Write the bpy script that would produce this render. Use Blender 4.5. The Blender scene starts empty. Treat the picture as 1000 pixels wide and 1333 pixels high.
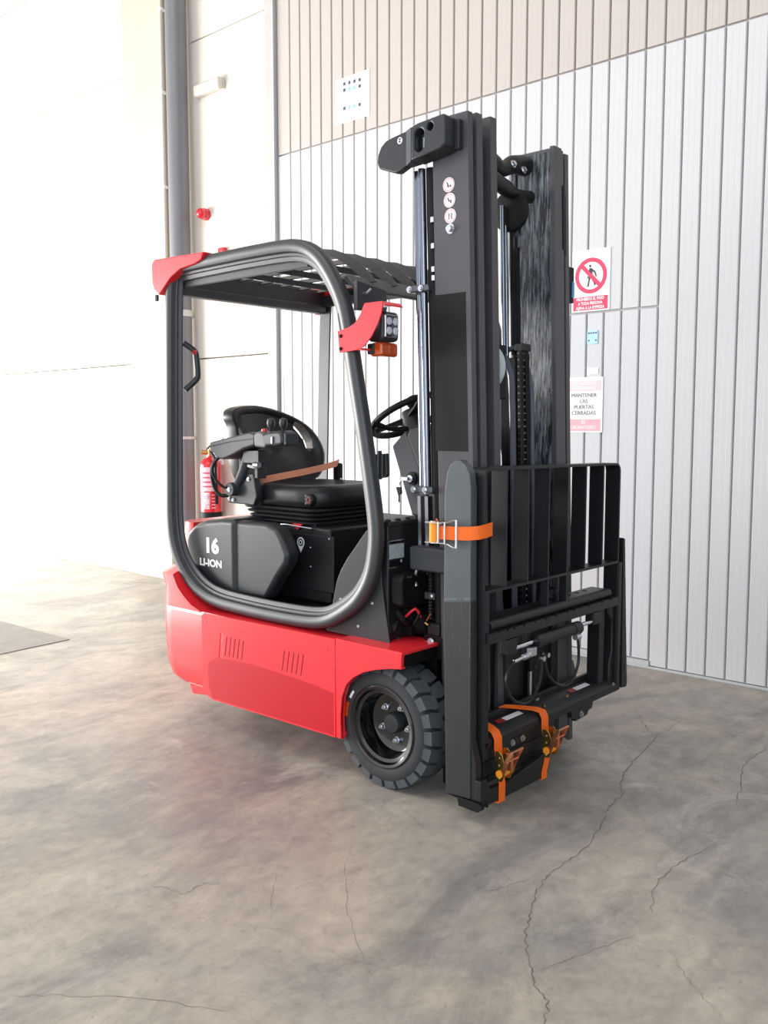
import bpy, bmesh, math, random
from mathutils import Vector, Matrix
random.seed(7)
S = bpy.context.scene
COL = S.collection
PI = math.pi

# ------------------------------------------------------------------ camera
cam_d = bpy.data.cameras.new('camera')
cam = bpy.data.objects.new('camera', cam_d)
COL.objects.link(cam)
cam.location = (2.11, -2.87, 1.30)
cam.rotation_euler = (math.radians(90 - 5.35), 0, math.radians(41.55))
cam_d.sensor_fit = 'VERTICAL'
cam_d.sensor_height = 24.0
cam_d.lens = 1185.0 * 24.0 / 1333.0
cam_d.clip_start = 0.05
S.camera = cam

# ------------------------------------------------------------------ world, light, exposure
W = bpy.data.worlds.new('hall_daylight')
S.world = W
W.use_nodes = True
wn = W.node_tree
wb = wn.nodes['Background']
wb.inputs['Color'].default_value = (0.94, 0.95, 1.0, 1)
wb.inputs['Strength'].default_value = 1.12

def area(name, loc, target, sx, sy, power, color):
    l = bpy.data.lights.new(name, 'AREA')
    l.shape = 'RECTANGLE'; l.size = sx; l.size_y = sy
    l.energy = power; l.color = color
    o = bpy.data.objects.new(name, l)
    COL.objects.link(o)
    o.location = loc
    d = Vector(target) - Vector(loc)
    o.rotation_euler = d.to_track_quat('-Z', 'Y').to_euler()
    return o
# the big open gate of the hall, to the left of the picture, and the skylights above
area('open_gate_light', (-8.0, -2.5, 1.35), (-4.0, 0.9, 0.0), 5.0, 2.4, 640, (1.0, 0.985, 0.955))
# added cool fill from behind the camera on the right, lifts the front faces
area('cool_fill_light', (4.8, -4.6, 2.3), (0.3, 1.0, 0.8), 3.4, 3.2, 145, (0.74, 0.87, 1.0))
area('skylight', (-1.0, -3.5, 6.5), (-0.8, 0.3, 0.5), 5.0, 1.6, 80, (1.0, 0.98, 0.965))
S.view_settings.view_transform = 'Standard'
S.view_settings.look = 'None'
S.view_settings.gamma = 1.0
S.view_settings.use_curve_mapping = False
S.view_settings.exposure = 0.44

# ------------------------------------------------------------------ materials
def s2l(c):
    return tuple(((v/255)/12.92 if v/255 <= 0.04045 else ((v/255+0.055)/1.055)**2.4) for v in c)
MATS = {}
def mat(name, rgb, rough=0.5, metal=0.0, coat=0.0, noise=0.0, nscale=30.0, bump=0.0, bscale=200.0, spec=0.5, stretch=None, rvar=0.0):
    if name in MATS: return MATS[name]
    m = bpy.data.materials.new(name); m.use_nodes = True
    n = m.node_tree.nodes; l = m.node_tree.links
    b = n['Principled BSDF']
    c = s2l(rgb) + (1,)
    b.inputs['Base Color'].default_value = c
    b.inputs['Roughness'].default_value = rough
    b.inputs['Metallic'].default_value = metal
    b.inputs['Coat Weight'].default_value = coat
    b.inputs['Coat Roughness'].default_value = 0.08
    b.inputs['Specular IOR Level'].default_value = spec
    tc = n.new('ShaderNodeTexCoord'); mp = n.new('ShaderNodeMapping')
    l.new(tc.outputs['Object'], mp.inputs['Vector'])
    if stretch: mp.inputs['Scale'].default_value = stretch
    if noise > 0 or rvar > 0:
        t = n.new('ShaderNodeTexNoise'); t.inputs['Scale'].default_value = nscale; t.inputs['Detail'].default_value = 5
        l.new(mp.outputs['Vector'], t.inputs['Vector'])
        if noise > 0:
            r = n.new('ShaderNodeValToRGB')
            r.color_ramp.elements[0].position = 0.3; r.color_ramp.elements[1].position = 0.7
            r.color_ramp.elements[0].color = tuple(v*(1-noise) for v in c[:3]) + (1,)
            r.color_ramp.elements[1].color = tuple(min(1, v*(1+noise)) for v in c[:3]) + (1,)
            l.new(t.outputs['Fac'], r.inputs['Fac']); l.new(r.outputs['Color'], b.inputs['Base Color'])
        if rvar > 0:
            q = n.new('ShaderNodeMapRange'); q.inputs['To Min'].default_value = max(0.05, rough-rvar); q.inputs['To Max'].default_value = min(1, rough+rvar)
            l.new(t.outputs['Fac'], q.inputs['Value']); l.new(q.outputs['Result'], b.inputs['Roughness'])
    if bump > 0:
        t2 = n.new('ShaderNodeTexNoise'); t2.inputs['Scale'].default_value = bscale; t2.inputs['Detail'].default_value = 3
        bp = n.new('ShaderNodeBump'); bp.inputs['Strength'].default_value = bump; bp.inputs['Distance'].default_value = 0.001
        l.new(mp.outputs['Vector'], t2.inputs['Vector']); l.new(t2.outputs['Fac'], bp.inputs['Height']); l.new(bp.outputs['Normal'], b.inputs['Normal'])
    MATS[name] = m
    return m

RED = mat('red_paint', (250, 46, 56), 0.32, coat=0.35, noise=0.02, nscale=3)
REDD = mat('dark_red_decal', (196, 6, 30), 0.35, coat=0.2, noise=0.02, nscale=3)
GUARD = mat('black_satin_paint', (50, 52, 56), 0.46, bump=0.1, bscale=500, rvar=0.05, nscale=8, spec=0.8)
MAST = mat('mast_black_paint', (76, 74, 78), 0.42, noise=0.12, nscale=6, bump=0.12, bscale=300, rvar=0.08)
BLACK = mat('black_frame_paint', (24, 26, 29), 0.45, noise=0.1, nscale=8, bump=0.1, bscale=300, spec=0.45)
DARK = mat('deep_black_parts', (10, 10, 12), 0.55, noise=0.1, spec=0.3)
FORK = mat('fork_grey_black_paint', (74, 82, 84), 0.45, noise=0.12, nscale=9, bump=0.25, bscale=90, rvar=0.08)
PLAST = mat('textured_black_plastic', (42, 45, 48), 0.42, bump=0.25, bscale=700)
PLAST2 = mat('charcoal_plastic', (56, 60, 66), 0.5, bump=0.2, bscale=700)
VINYL = mat('black_vinyl', (30, 31, 33), 0.4, bump=0.2, bscale=400)
PLATEB = mat('carriage_dark_paint', (28, 30, 33), 0.42, spec=0.3)
FORK2 = mat('fork_dark_lower_paint', (38, 42, 44), 0.45, noise=0.15, nscale=12, bump=0.2, bscale=90)
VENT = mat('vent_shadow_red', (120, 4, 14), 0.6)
TREAD = mat('tyre_tread_rubber', (74, 78, 82), 0.7, noise=0.12, nscale=20, bump=0.3, bscale=150)
RUBBER = mat('tyre_rubber', (48, 50, 53), 0.75, noise=0.15, nscale=20, bump=0.3, bscale=150)
RIM = mat('gloss_black_rim', (10, 10, 11), 0.16, coat=0.6)
ZINC = mat('bright_zinc', (205, 207, 212), 0.28, metal=1.0)
STEEL = mat('chrome_steel', (215, 215, 220), 0.15, metal=1.0)
TUBEM = mat('dark_chrome_tube', (120, 124, 135), 0.2, metal=1.0)
GOLD = mat('yellow_galvanised_steel', (190, 165, 95), 0.3, metal=1.0, noise=0.25, nscale=40)
ORANGE = mat('orange_webbing', (255, 112, 22), 0.6, bump=0.4, bscale=500)
PEACH = mat('orange_seat_belt', (255, 166, 128), 0.6, bump=0.3, bscale=500)
WHITE = mat('white_print', (240, 240, 242), 0.45)
PAPER = mat('white_sign_plate', (248, 248, 246), 0.35)
PINK = mat('faded_sign_red', (232, 60, 98), 0.45)
PALEPINK = mat('sun_bleached_pink', (250, 172, 184), 0.45)
PALEST = mat('pale_bleached_pink', (252, 205, 212), 0.45)
INK = mat('sign_black_ink', (60, 58, 58), 0.5)
GREYINK = mat('faded_grey_ink', (140, 138, 140), 0.5)
PURPLE = mat('dark_purple_ink', (85, 75, 100), 0.5)
TEAL = mat('teal_ink', (125, 205, 205), 0.5)
SKYB = mat('pale_blue_sticker', (180, 222, 242), 0.4)
LENS = mat('clear_lamp_lens', (225, 230, 235), 0.08, coat=1.0)
AMBER = mat('amber_lens', (205, 78, 18), 0.2, coat=0.6, bump=0.5, bscale=120)
EXTRED = mat('extinguisher_red', (215, 22, 40), 0.25, coat=0.5)
BRASS = mat('brass', (190, 150, 90), 0.3, metal=1.0)
GREYPIPE = mat('grey_pipe', (122, 123, 128), 0.38, noise=0.03, nscale=4)
CONDUIT = mat('white_conduit', (206, 202, 196), 0.4)
LAMPW = mat('off_white_plastic', (205, 200, 192), 0.35)
WALLM = mat('painted_concrete_wall', (226, 221, 211), 0.7, noise=0.025, nscale=2.2, bump=0.15, bscale=60)
COLM = mat('concrete_column', (196, 186, 172), 0.75, noise=0.04, nscale=3, bump=0.3, bscale=60)
JAMBM = mat('rough_concrete_edge', (186, 184, 180), 0.75, noise=0.05, nscale=7, bump=0.4, bscale=40)
DOORM = mat('door_panel_off_white', (206, 206, 208), 0.42, noise=0.012, nscale=2, bump=0.08, bscale=120, stretch=(1, 1, 0.15))
DOORM2 = mat('upper_door_panel_beige', (193, 185, 179), 0.45, noise=0.015, nscale=2, stretch=(1, 1, 0.15))
DOORM3 = mat('wicket_panel_off_white', (204, 206, 210), 0.42, noise=0.012, nscale=2, stretch=(1, 1, 0.15))
RAILM = mat('door_frame_grey', (186, 190, 192), 0.45)
GAPM = mat('dark_joint', (150, 144, 140), 0.8)
GROOVE = mat('door_groove', (188, 186, 185), 0.6)
CRACKM = mat('floor_crack', (120, 113, 106), 0.85, noise=0.3, nscale=20)
PLATEM = mat('floor_plate_grey', (140, 135, 130), 0.6, noise=0.12, nscale=8)
BLUEM = mat('blue_label', (90, 160, 215), 0.3)

def grease_material():
    m = bpy.data.materials.new('greased_steel'); m.use_nodes = True
    n = m.node_tree.nodes; l = m.node_tree.links; b = n['Principled BSDF']
    tc = n.new('ShaderNodeTexCoord'); mp = n.new('ShaderNodeMapping'); mp.inputs['Scale'].default_value = (60, 60, 6)
    t = n.new('ShaderNodeTexNoise'); t.inputs['Scale'].default_value = 1.4; t.inputs['Detail'].default_value = 8; t.inputs['Roughness'].default_value = 0.7
    r = n.new('ShaderNodeValToRGB'); r.color_ramp.elements[0].position = 0.46; r.color_ramp.elements[0].color = (0.010, 0.012, 0.014, 1)
    r.color_ramp.elements[1].position = 0.64; r.color_ramp.elements[1].color = (0.22, 0.24, 0.28, 1)
    l.new(tc.outputs['Object'], mp.inputs['Vector']); l.new(mp.outputs['Vector'], t.inputs['Vector'])
    l.new(t.outputs['Fac'], r.inputs['Fac']); l.new(r.outputs['Color'], b.inputs['Base Color'])
    b.inputs['Roughness'].default_value = 0.25
    bp = n.new('ShaderNodeBump'); bp.inputs['Strength'].default_value = 0.7; bp.inputs['Distance'].default_value = 0.004
    l.new(t.outputs['Fac'], bp.inputs['Height']); l.new(bp.outputs['Normal'], b.inputs['Normal'])
    return m
GREASE = grease_material()

def floor_material():
    m = bpy.data.materials.new('worn_polished_concrete'); m.use_nodes = True
    n = m.node_tree.nodes; l = m.node_tree.links; b = n['Principled BSDF']
    tc = n.new('ShaderNodeTexCoord')
    def noise(scale, detail=6, rough=0.6, dist=0.0, vec=None, st=None):
        t = n.new('ShaderNodeTexNoise'); t.inputs['Scale'].default_value = scale; t.inputs['Detail'].default_value = detail
        t.inputs['Roughness'].default_value = rough; t.inputs['Distortion'].default_value = dist
        mp = n.new('ShaderNodeMapping')
        if st: mp.inputs['Scale'].default_value = st[0]; mp.inputs['Rotation'].default_value = (0, 0, st[1]); mp.inputs['Location'].default_value = st[2]
        l.new(tc.outputs['Object'], mp.inputs['Vector']); l.new(mp.outputs['Vector'], t.inputs['Vector'])
        return t.outputs['Fac']
    def ramp(src, p0, c0, p1, c1):
        r = n.new('ShaderNodeValToRGB'); r.color_ramp.elements[0].position = p0; r.color_ramp.elements[1].position = p1
        r.color_ramp.elements[0].color = tuple(c0)+(1,); r.color_ramp.elements[1].color = tuple(c1)+(1,)
        l.new(src, r.inputs['Fac']); return r.outputs['Color']
    def mix(kind, fac, a, c):
        x = n.new('ShaderNodeMix'); x.data_type = 'RGBA'; x.blend_type = kind
        if isinstance(fac, float): x.inputs[0].default_value = fac
        else: l.new(fac, x.inputs[0])
        l.new(a, x.inputs[6]); l.new(c, x.inputs[7]); return x.outputs[2]
    base = ramp(noise(1.5, 7, 0.62, 0.6, st=((1, 1, 1), 0, (3.1, 1.7, 0))), 0.40, s2l((142, 139, 135)), 0.60, s2l((184, 172, 156)))
    grey = ramp(noise(2.4, 8, 0.65, 0.9, st=((1.0, 0.5, 1), 0.9, (9, 4, 0))), 0.42, s2l((132, 131, 130)), 0.58, s2l((184, 177, 166)))
    c = mix('MIX', 0.5, base, grey)
    fine = ramp(noise(17, 8, 0.7, 0.4, st=((1, 0.7, 1), 0.6, (0, 0, 0))), 0.3, (0.74, 0.74, 0.74), 0.72, (1.16, 1.15, 1.13))
    c = mix('MULTIPLY', 1.0, c, fine)
    pale = ramp(noise(1.9, 7, 0.7, 1.2, st=((1, 1, 1), 0.2, (21, 13, 0))), 0.57, (0, 0, 0), 0.72, (0.55, 0.55, 0.55))
    wh = n.new('ShaderNodeRGB'); wh.outputs[0].default_value = s2l((208, 202, 194))+(1,)
    x = n.new('ShaderNodeMix'); x.data_type = 'RGBA'
    l.new(pale, x.inputs[0]); l.new(c, x.inputs[6]); l.new(wh.outputs[0], x.inputs[7]); c = x.outputs[2]
    dirt = ramp(noise(55, 4, 0.6, 0.0), 0.62, (0, 0, 0), 0.78, (0.5, 0.5, 0.5))
    dk = n.new('ShaderNodeRGB'); dk.outputs[0].default_value = s2l((98, 92, 86))+(1,)
    x = n.new('ShaderNodeMix'); x.data_type = 'RGBA'
    l.new(dirt, x.inputs[0]); l.new(c, x.inputs[6]); l.new(dk.outputs[0], x.inputs[7]); c = x.outputs[2]
    # hairline crazing
    v = n.new('ShaderNodeTexVoronoi'); v.feature = 'DISTANCE_TO_EDGE'; v.inputs['Scale'].default_value = 1.1
    nz = n.new('ShaderNodeTexNoise'); nz.inputs['Scale'].default_value = 3.0; nz.inputs['Detail'].default_value = 5
    l.new(tc.outputs['Object'], nz.inputs['Vector'])
    av = n.new('ShaderNodeVectorMath'); av.operation = 'MULTIPLY_ADD'; av.inputs[1].default_value = (0.5, 0.5, 0)
    l.new(nz.outputs['Color'], av.inputs[0]); l.new(tc.outputs['Object'], av.inputs[2]); l.new(av.outputs[0], v.inputs['Vector'])
    mr = n.new('ShaderNodeMapRange'); mr.inputs['From Max'].default_value = 0.006; mr.inputs['To Min'].default_value = 0.9
    l.new(v.outputs['Distance'], mr.inputs['Value'])
    x = n.new('ShaderNodeMix'); x.data_type = 'RGBA'; x.blend_type = 'MULTIPLY'; x.inputs[0].default_value = 1.0
    l.new(c, x.inputs[6]); l.new(mr.outputs['Result'], x.inputs[7]); c = x.outputs[2]
    l.new(c, b.inputs['Base Color'])
    rr = n.new('ShaderNodeMapRange'); rr.inputs['To Min'].default_value = 0.30; rr.inputs['To Max'].default_value = 0.58
    l.new(noise(4, 6, 0.6, 0.5), rr.inputs['Value']); l.new(rr.outputs['Result'], b.inputs['Roughness'])
    bp = n.new('ShaderNodeBump'); bp.inputs['Strength'].default_value = 0.15; bp.inputs['Distance'].default_value = 0.003
    l.new(noise(40, 6, 0.7), bp.inputs['Height']); l.new(bp.outputs['Normal'], b.inputs['Normal'])
    return m
FLOORM = floor_material()

# ------------------------------------------------------------------ mesh helpers
WORLD = {}            # object name -> world position of its origin
class B:
    def __init__(self): self.bm = bmesh.new()
    def face(self, vs):
        try: return self.bm.faces.new(vs)
        except ValueError: return None
    def box(self, x0, x1, y0, y1, z0, z1, M=None):
        v = [self.bm.verts.new(p) for p in ((x0,y0,z0),(x1,y0,z0),(x1,y1,z0),(x0,y1,z0),(x0,y0,z1),(x1,y0,z1),(x1,y1,z1),(x0,y1,z1))]
        for f in ((3,2,1,0),(4,5,6,7),(0,1,5,4),(1,2,6,5),(2,3,7,6),(3,0,4,7)): self.face([v[i] for i in f])
        if M: bmesh.ops.transform(self.bm, matrix=M, verts=v)
        return self
    def prism(self, pts, ax, a0, a1, M=None):
        """2D outline in the two other axes (in order x,y,z), extruded along ax"""
        o = 'xyz'.index(ax)
        def P(p, a):
            q = [p[0], p[1]]; q.insert(o, a); return q
        A = [self.bm.verts.new(P(p, a0)) for p in pts]; C = [self.bm.verts.new(P(p, a1)) for p in pts]
        k = len(pts)
        for i in range(k): self.face([A[i], A[(i+1) % k], C[(i+1) % k], C[i]])
        self.face(A[::-1]); self.face(C)
        if M: bmesh.ops.transform(self.bm, matrix=M, verts=A+C)
        return self
    def loft(self, rings, close=True, cap=True, closed_rings=False):
        R = [[self.bm.verts.new(p) for p in r] for r in rings]
        k = len(R[0]); m = len(R)
        for j in range(m if closed_rings else m-1):
            a, c = R[j], R[(j+1) % m]
            for i in range(k if close else k-1): self.face([a[i], a[(i+1) % k], c[(i+1) % k], c[i]])
        if cap and not closed_rings and close: self.face(R[0][::-1]); self.face(R[-1])
        return self
    def tube(self, pts, r, seg=10, closed=False, smooth=0, cap=True):
        pts = [Vector(p) for p in pts]
        if smooth: pts = catmull(pts, smooth, closed)
        k = len(pts); rings = []; up = None
        for i, p in enumerate(pts):
            if closed: t = (pts[(i+1) % k] - pts[i-1]).normalized()
            else: t = (pts[min(i+1, k-1)] - pts[max(i-1, 0)]).normalized()
            if up is None: up = t.orthogonal().normalized()
            up = (up - t*up.dot(t)).normalized(); s = t.cross(up)
            rr = r[i*len(r)//k] if isinstance(r, (list, tuple)) else r
            rings.append([p + up*rr*math.cos(2*PI*j/seg) + s*rr*math.sin(2*PI*j/seg) for j in range(seg)])
        return self.loft(rings, closed_rings=closed, cap=cap)
    def cyl(self, p0, p1, r, seg=20, r1=None):
        p0, p1 = Vector(p0), Vector(p1); t = (p1-p0).normalized(); u = t.orthogonal().normalized(); s = t.cross(u)
        r1 = r if r1 is None else r1
        return self.loft([[p + (u*math.cos(2*PI*j/seg) + s*math.sin(2*PI*j/seg))*q for j in range(seg)] for p, q in ((p0, r), (p1, r1))])
    def lathe(self, prof, c, axis, seg=32, cap=True):
        """prof: (distance along axis, radius) from centre c"""
        t = Vector(axis).normalized(); u = t.orthogonal().normalized(); s = t.cross(u); c = Vector(c)
        return self.loft([[c + t*a + (u*math.cos(2*PI*j/seg) + s*math.sin(2*PI*j/seg))*max(r, 1e-4) for j in range(seg)] for a, r in prof], cap=cap)
    def ring_tube(self, c, R, r, n, seg=40, ts=10):
        n = Vector(n).normalized(); u = n.orthogonal().normalized(); s = n.cross(u); c = Vector(c)
        return self.tube([c + (u*math.cos(2*PI*j/seg)+s*math.sin(2*PI*j/seg))*R for j in range(seg)], r, ts, closed=True)
    def hexa(self, c, d, r, h):
        return self.cyl(c, Vector(c)+Vector(d).normalized()*h, r, 6)

def catmull(p, n, closed=False):
    out = []; k = len(p); last = k if closed else k-1
    for i in range(last):
        if closed: a, b, c, d = p[(i-1) % k], p[i], p[(i+1) % k], p[(i+2) % k]
        else: a, b, c, d = p[max(i-1, 0)], p[i], p[i+1], p[min(i+2, k-1)]
        for j in range(n):
            t = j/n
            out.append(0.5*((2*b)+(c-a)*t+(2*a-5*b+4*c-d)*t*t+(3*b-a-3*c+d)*t**3))
    if not closed: out.append(p[-1])
    return out

def obj(name, b, m, parent=None, bevel=0.0, segs=2, angle=38, label=None, kind=None, sub=0, base=False, tilt=False):
    bm = b.bm
    if tilt:
        for v in bm.verts: v.co.x += (1.2 - v.co.z)*0.030
    bmesh.ops.recalc_face_normals(bm, faces=bm.faces)
    co = [v.co for v in bm.verts]
    lo = Vector([min(c[i] for c in co) for i in range(3)]); hi = Vector([max(c[i] for c in co) for i in range(3)])
    ctr = (lo+hi)/2
    if base: ctr.z = lo.z
    for v in bm.verts: v.co -= ctr
    me = bpy.data.meshes.new(name); bm.to_mesh(me); bm.free()
    me.materials.append(m)
    if len(me.polygons):
        me.shade_smooth(); me.set_sharp_from_angle(angle=math.radians(angle))
    o = bpy.data.objects.new(name, me); COL.objects.link(o)
    WORLD[o.name] = ctr.copy()
    o.location = ctr
    if parent is not None:
        o.parent = parent; o.location = ctr - WORLD[parent.name]
    if sub:
        q = o.modifiers.new('subdivide', 'SUBSURF'); q.levels = sub; q.render_levels = sub
    if bevel > 0:
        q = o.modifiers.new('bevel', 'BEVEL'); q.width = bevel; q.segments = segs; q.limit_method = 'ANGLE'; q.angle_limit = math.radians(35)
        q.harden_normals = True
    if label: o['label'] = label
    if kind: o['kind'] = kind
    return o
def tag(o, label, cat, group=None):
    o['label'] = label; o['category'] = cat
    if group: o['group'] = group
    return o
def empty(name, loc, label, cat, group=None):
    o = bpy.data.objects.new(name, None); COL.objects.link(o); o.location = loc; WORLD[o.name] = Vector(loc)
    o.empty_display_size = 0.1
    return tag(o, label, cat, group)
def struct(o): o['kind'] = 'structure'; return o
def cut(o, b):
    """cut the shapes in b (world coordinates) out of o and bake the result"""
    bmesh.ops.recalc_face_normals(b.bm, faces=b.bm.faces)
    me = bpy.data.meshes.new('cutter'); b.bm.to_mesh(me); b.bm.free()
    c = bpy.data.objects.new('cutter', me); COL.objects.link(c)
    bpy.context.view_layer.update()
    q = o.modifiers.new('cut', 'BOOLEAN'); q.operation = 'DIFFERENCE'; q.object = c; q.solver = 'EXACT'
    dg = bpy.context.evaluated_depsgraph_get()
    new = bpy.data.meshes.new_from_object(o.evaluated_get(dg))
    o.modifiers.clear(); o.data = new
    new.shade_smooth(); new.set_sharp_from_angle(angle=math.radians(35))
    bpy.data.objects.remove(c); bpy.data.meshes.remove(me)
    return o
def text(name, body, size, m, parent, M, depth=0.0006, align='CENTER', sx=1.0, bold=0.0):
    cu = bpy.data.curves.new(name, 'FONT'); cu.body = body; cu.size = size; cu.align_x = align; cu.align_y = 'CENTER'
    cu.extrude = depth; cu.offset = bold; cu.resolution_u = 3
    t = bpy.data.objects.new(name, cu); COL.objects.link(t)
    dg = bpy.context.evaluated_depsgraph_get()
    me = bpy.data.meshes.new_from_object(t.evaluated_get(dg)); bpy.data.objects.remove(t)
    me.transform(M @ Matrix.Diagonal((sx, 1, 1, 1)))
    co = [v.co for v in me.vertices]
    ctr = sum(co, Vector())/len(co)
    me.transform(Matrix.Translation(-ctr)); me.materials.clear(); me.materials.append(m)
    o = bpy.data.objects.new(name, me); COL.objects.link(o); WORLD[o.name] = ctr.copy()
    o.parent = parent; o.location = ctr - WORLD[parent.name]
    return o
def onwall(x, y, z):      # text frame on a face that looks towards -y
    return Matrix.Translation((x, y, z)) @ Matrix.Rotation(PI/2, 4, 'X')
def onfront(x, y, z):     # text frame on a face that looks towards +x
    return Matrix.Translation((x, y, z)) @ Matrix.Rotation(PI/2, 4, 'Z') @ Matrix.Rotation(PI/2, 4, 'X')

# ------------------------------------------------------------------ the setting
b = B(); N = 1
b.box(-14, 7, -9, 1.9, -0.1, 0.0)
floor = struct(obj('floor', b, FLOORM))
def crack(pts, w):
    rnd = random.Random(len(pts)*7+int(w*1e5))
    P = catmull([Vector((x, y, 0)) for x, y in pts], 8)
    L, R = [], []; b = B()
    for i, p in enumerate(P):
        t = (P[min(i+1, len(P)-1)]-P[max(i-1, 0)]).normalized(); s = Vector((-t.y, t.x, 0))
        ww = w*0.8*(0.35+rnd.random()*0.8)*min(1, 0.25+min(i, len(P)-1-i)/6)
        q = p + s*(rnd.random()-0.5)*0.012
        L.append(b.bm.verts.new((q+s*ww/2)+Vector((0, 0, 0.0006)))); R.append(b.bm.verts.new((q-s*ww/2)+Vector((0, 0, 0.0006))))
    for i in range(len(L)-1): b.face([L[i], L[i+1], R[i+1], R[i]])
    obj('crack', b, CRACKM, floor)
CR = [([(0.48,0.73),(0.53,0.5),(0.57,0.27),(0.62,0.12),(0.67,0.03),(0.69,-0.11),(0.74,-0.26),(0.78,-0.44),(0.78,-0.58),(0.79,-0.69),(0.84,-0.83),(0.9,-0.95),(0.97,-1.05),(1.03,-1.12),(1.09,-1.16),(1.13,-1.23),(1.2,-1.33)], 0.006),
 ([(0.89,0.87),(0.89,0.62),(0.95,0.41),(1.02,0.18)], 0.006), ([(1.01,-1.08),(1.04,-0.99),(1.08,-0.88),(1.12,-0.76)], 0.0025),
 ([(1.07,-0.13),(1.04,-0.3),(1.04,-0.48),(1.1,-0.65)], 0.004), ([(0.21,1.04),(0.39,0.79),(0.49,0.71),(0.48,0.98)], 0.004),
 ([(0.38,0.95),(0.61,0.93),(0.88,0.91)], 0.004), ([(1.22,-0.79),(1.31,-0.88),(1.39,-0.94)], 0.002), ([(0.7,-0.86),(0.73,-0.79),(0.76,-0.7)], 0.003),
 ([(0.25,-0.96),(0.39,-1.09),(0.53,-1.22),(0.67,-1.32),(0.73,-1.35)], 0.0018), ([(0.16,-1.15),(0.28,-1.27),(0.36,-1.35)], 0.0018),
 ([(-0.03,-1.46),(0.01,-1.43),(0.08,-1.42),(0.07,-1.36),(0.11,-1.32)], 0.003), ([(-0.19,-1.52),(-0.18,-1.44)], 0.002),
 ([(0.15,-1.97),(0.26,-1.87),(0.39,-1.77),(0.58,-1.66)], 0.0018)]
for p, w in CR: crack(p, w)
b = B(); b.prism([(-4.6, -0.10), (-3.49, -0.066), (-2.97, -0.044), (-2.93, -0.50), (-4.6, -0.56)], 'z', 0.0, 0.004)
tag(obj('floor_plate', b, PLATEM, bevel=0.001, base=True), 'flat grey rectangular plate let into the bright floor at far left', 'floor plate')

WY = 1.68
# wall of precast panels left of the door
b = B(); b.box(-14, 7, WY+0.12, WY+0.3, 0, 7.2)
wall = struct(obj('wall_back', b, GAPM))
def slab(x0, x1, z0, z1, y0=WY, y1=WY+0.125, m=WALLM, name='panel', par=None, bev=0.008):
    b = B(); b.box(x0, x1, y0, y1, z0, z1)
    return obj(name, b, m, par or wall, bevel=bev)
for z0, z1 in ((0, 1.838), (1.846, 4.281), (4.289, 5.36), (5.368, 7.2)):
    slab(-3.96, -3.07, z0, z1)
for z0, z1 in ((0, 1.838), (1.846, 4.256), (4.264, 5.356), (5.364, 7.2)):
    for x0, x1 in ((-10.0, -4.86), (-14, -10.01)):
        slab(x0, x1, z0, z1)
slab(-4.86, -4.29, 0, 7.2, WY-0.02, m=COLM, name='column', bev=0.004)
slab(-4.29, -3.96, 0, 7.2, WY+0.005, m=COLM, name='column', bev=0.004)
slab(-3.07, -2.965, 0, 7.2, WY-0.005, m=JAMBM, name='column', bev=0.006)

# sliding industrial door made of ribbed steel panels
b = B(); b.box(-2.965, 3.2, WY+0.019, WY+0.06, 0.0, 5.6)
door = struct(obj('door_1', b, GROOVE))
P0, PD = -2.81, 0.10345
edges = [-2.945] + [P0+PD*k for k in range(0, 58)]
panel_mesh = {}
def door_panel(x0, x1, z0, z1, m, key):
    k = (key, round(x1-x0, 4), z0, z1)
    cx, cz = (x0+x1)/2, (z0+z1)/2
    if k not in panel_mesh:
        g = 0.0045; w = (x1-x0)/2; h = (z1-z0)/2
        bb = B()
        # shallow pan with turned-in edges and two faint ribs
        prof = [(-w+g, 0.03), (-w+g, 0.004), (-w+g+0.004, 0.0), (-w*0.34, 0.0), (-w*0.31, 0.0006), (-w*0.28, 0.0), (w*0.28, 0.0), (w*0.31, 0.0006), (w*0.34, 0.0), (w-g-0.004, 0.0), (w-g, 0.004), (w-g, 0.03)]
        bb.prism([(x, y) for x, y in prof], 'z', -h+0.003, h-0.003)
        o = obj('panel', bb, m, door, angle=12)
        panel_mesh[k] = o.data
        o.location = Vector((cx, WY+0.015, cz)) - WORLD[door.name]
        return o
    o = bpy.data.objects.new('panel', panel_mesh[k]); COL.objects.link(o); o.parent = door
    o.location = Vector((cx, WY+0.015, cz)) - WORLD[door.name]
    return o
for i in range(len(edges)-1):
    x0, x1 = edges[i], edges[i+1]
    door_panel(x0, x1, 3.237, 5.5, DOORM2, 'up')
    if -0.86 < (x0+x1)/2 < -0.02:
        door_panel(x0, x1, 0.046, 1.921, DOORM3, 'wicket')
        door_panel(x0, x1, 1.928, 3.231, DOORM, 'over')
    else:
        door_panel(x0, x1, 0.016, 3.231, DOORM, 'low')
b = B(); b.box(-2.96, 3.2, WY-0.004, WY+0.03, 0.0, 0.014); b.box(-0.85, -0.012, WY-0.006, WY+0.03, 0.014, 0.043)
obj('bottom_rail', b, RAILM, door, bevel=0.002)
b = B(); b.box(-2.963, -2.948, WY-0.03, WY+0.03, 0, 5.5); b.box(-2.925, -2.90, WY-0.004, WY+0.02, 0, 1.66)
obj('side_rail', b, RAILM, door, bevel=0.002)

# the rest of the hall: roof and the wall on the right, open towards the yard behind the camera and on the left
HALLM = mat('hall_inside_paint', (150, 148, 145), 0.8)
b = B(); b.box(-14, 7, -9, 1.9, 7.2, 7.3); struct(obj('ceiling', b, mat('roof_sheet', (190, 188, 184), 0.8)))
b = B(); b.box(5.2, 5.4, -9, 1.68, 0, 7.2); struct(obj('wall_right', b, HALLM))

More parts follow.
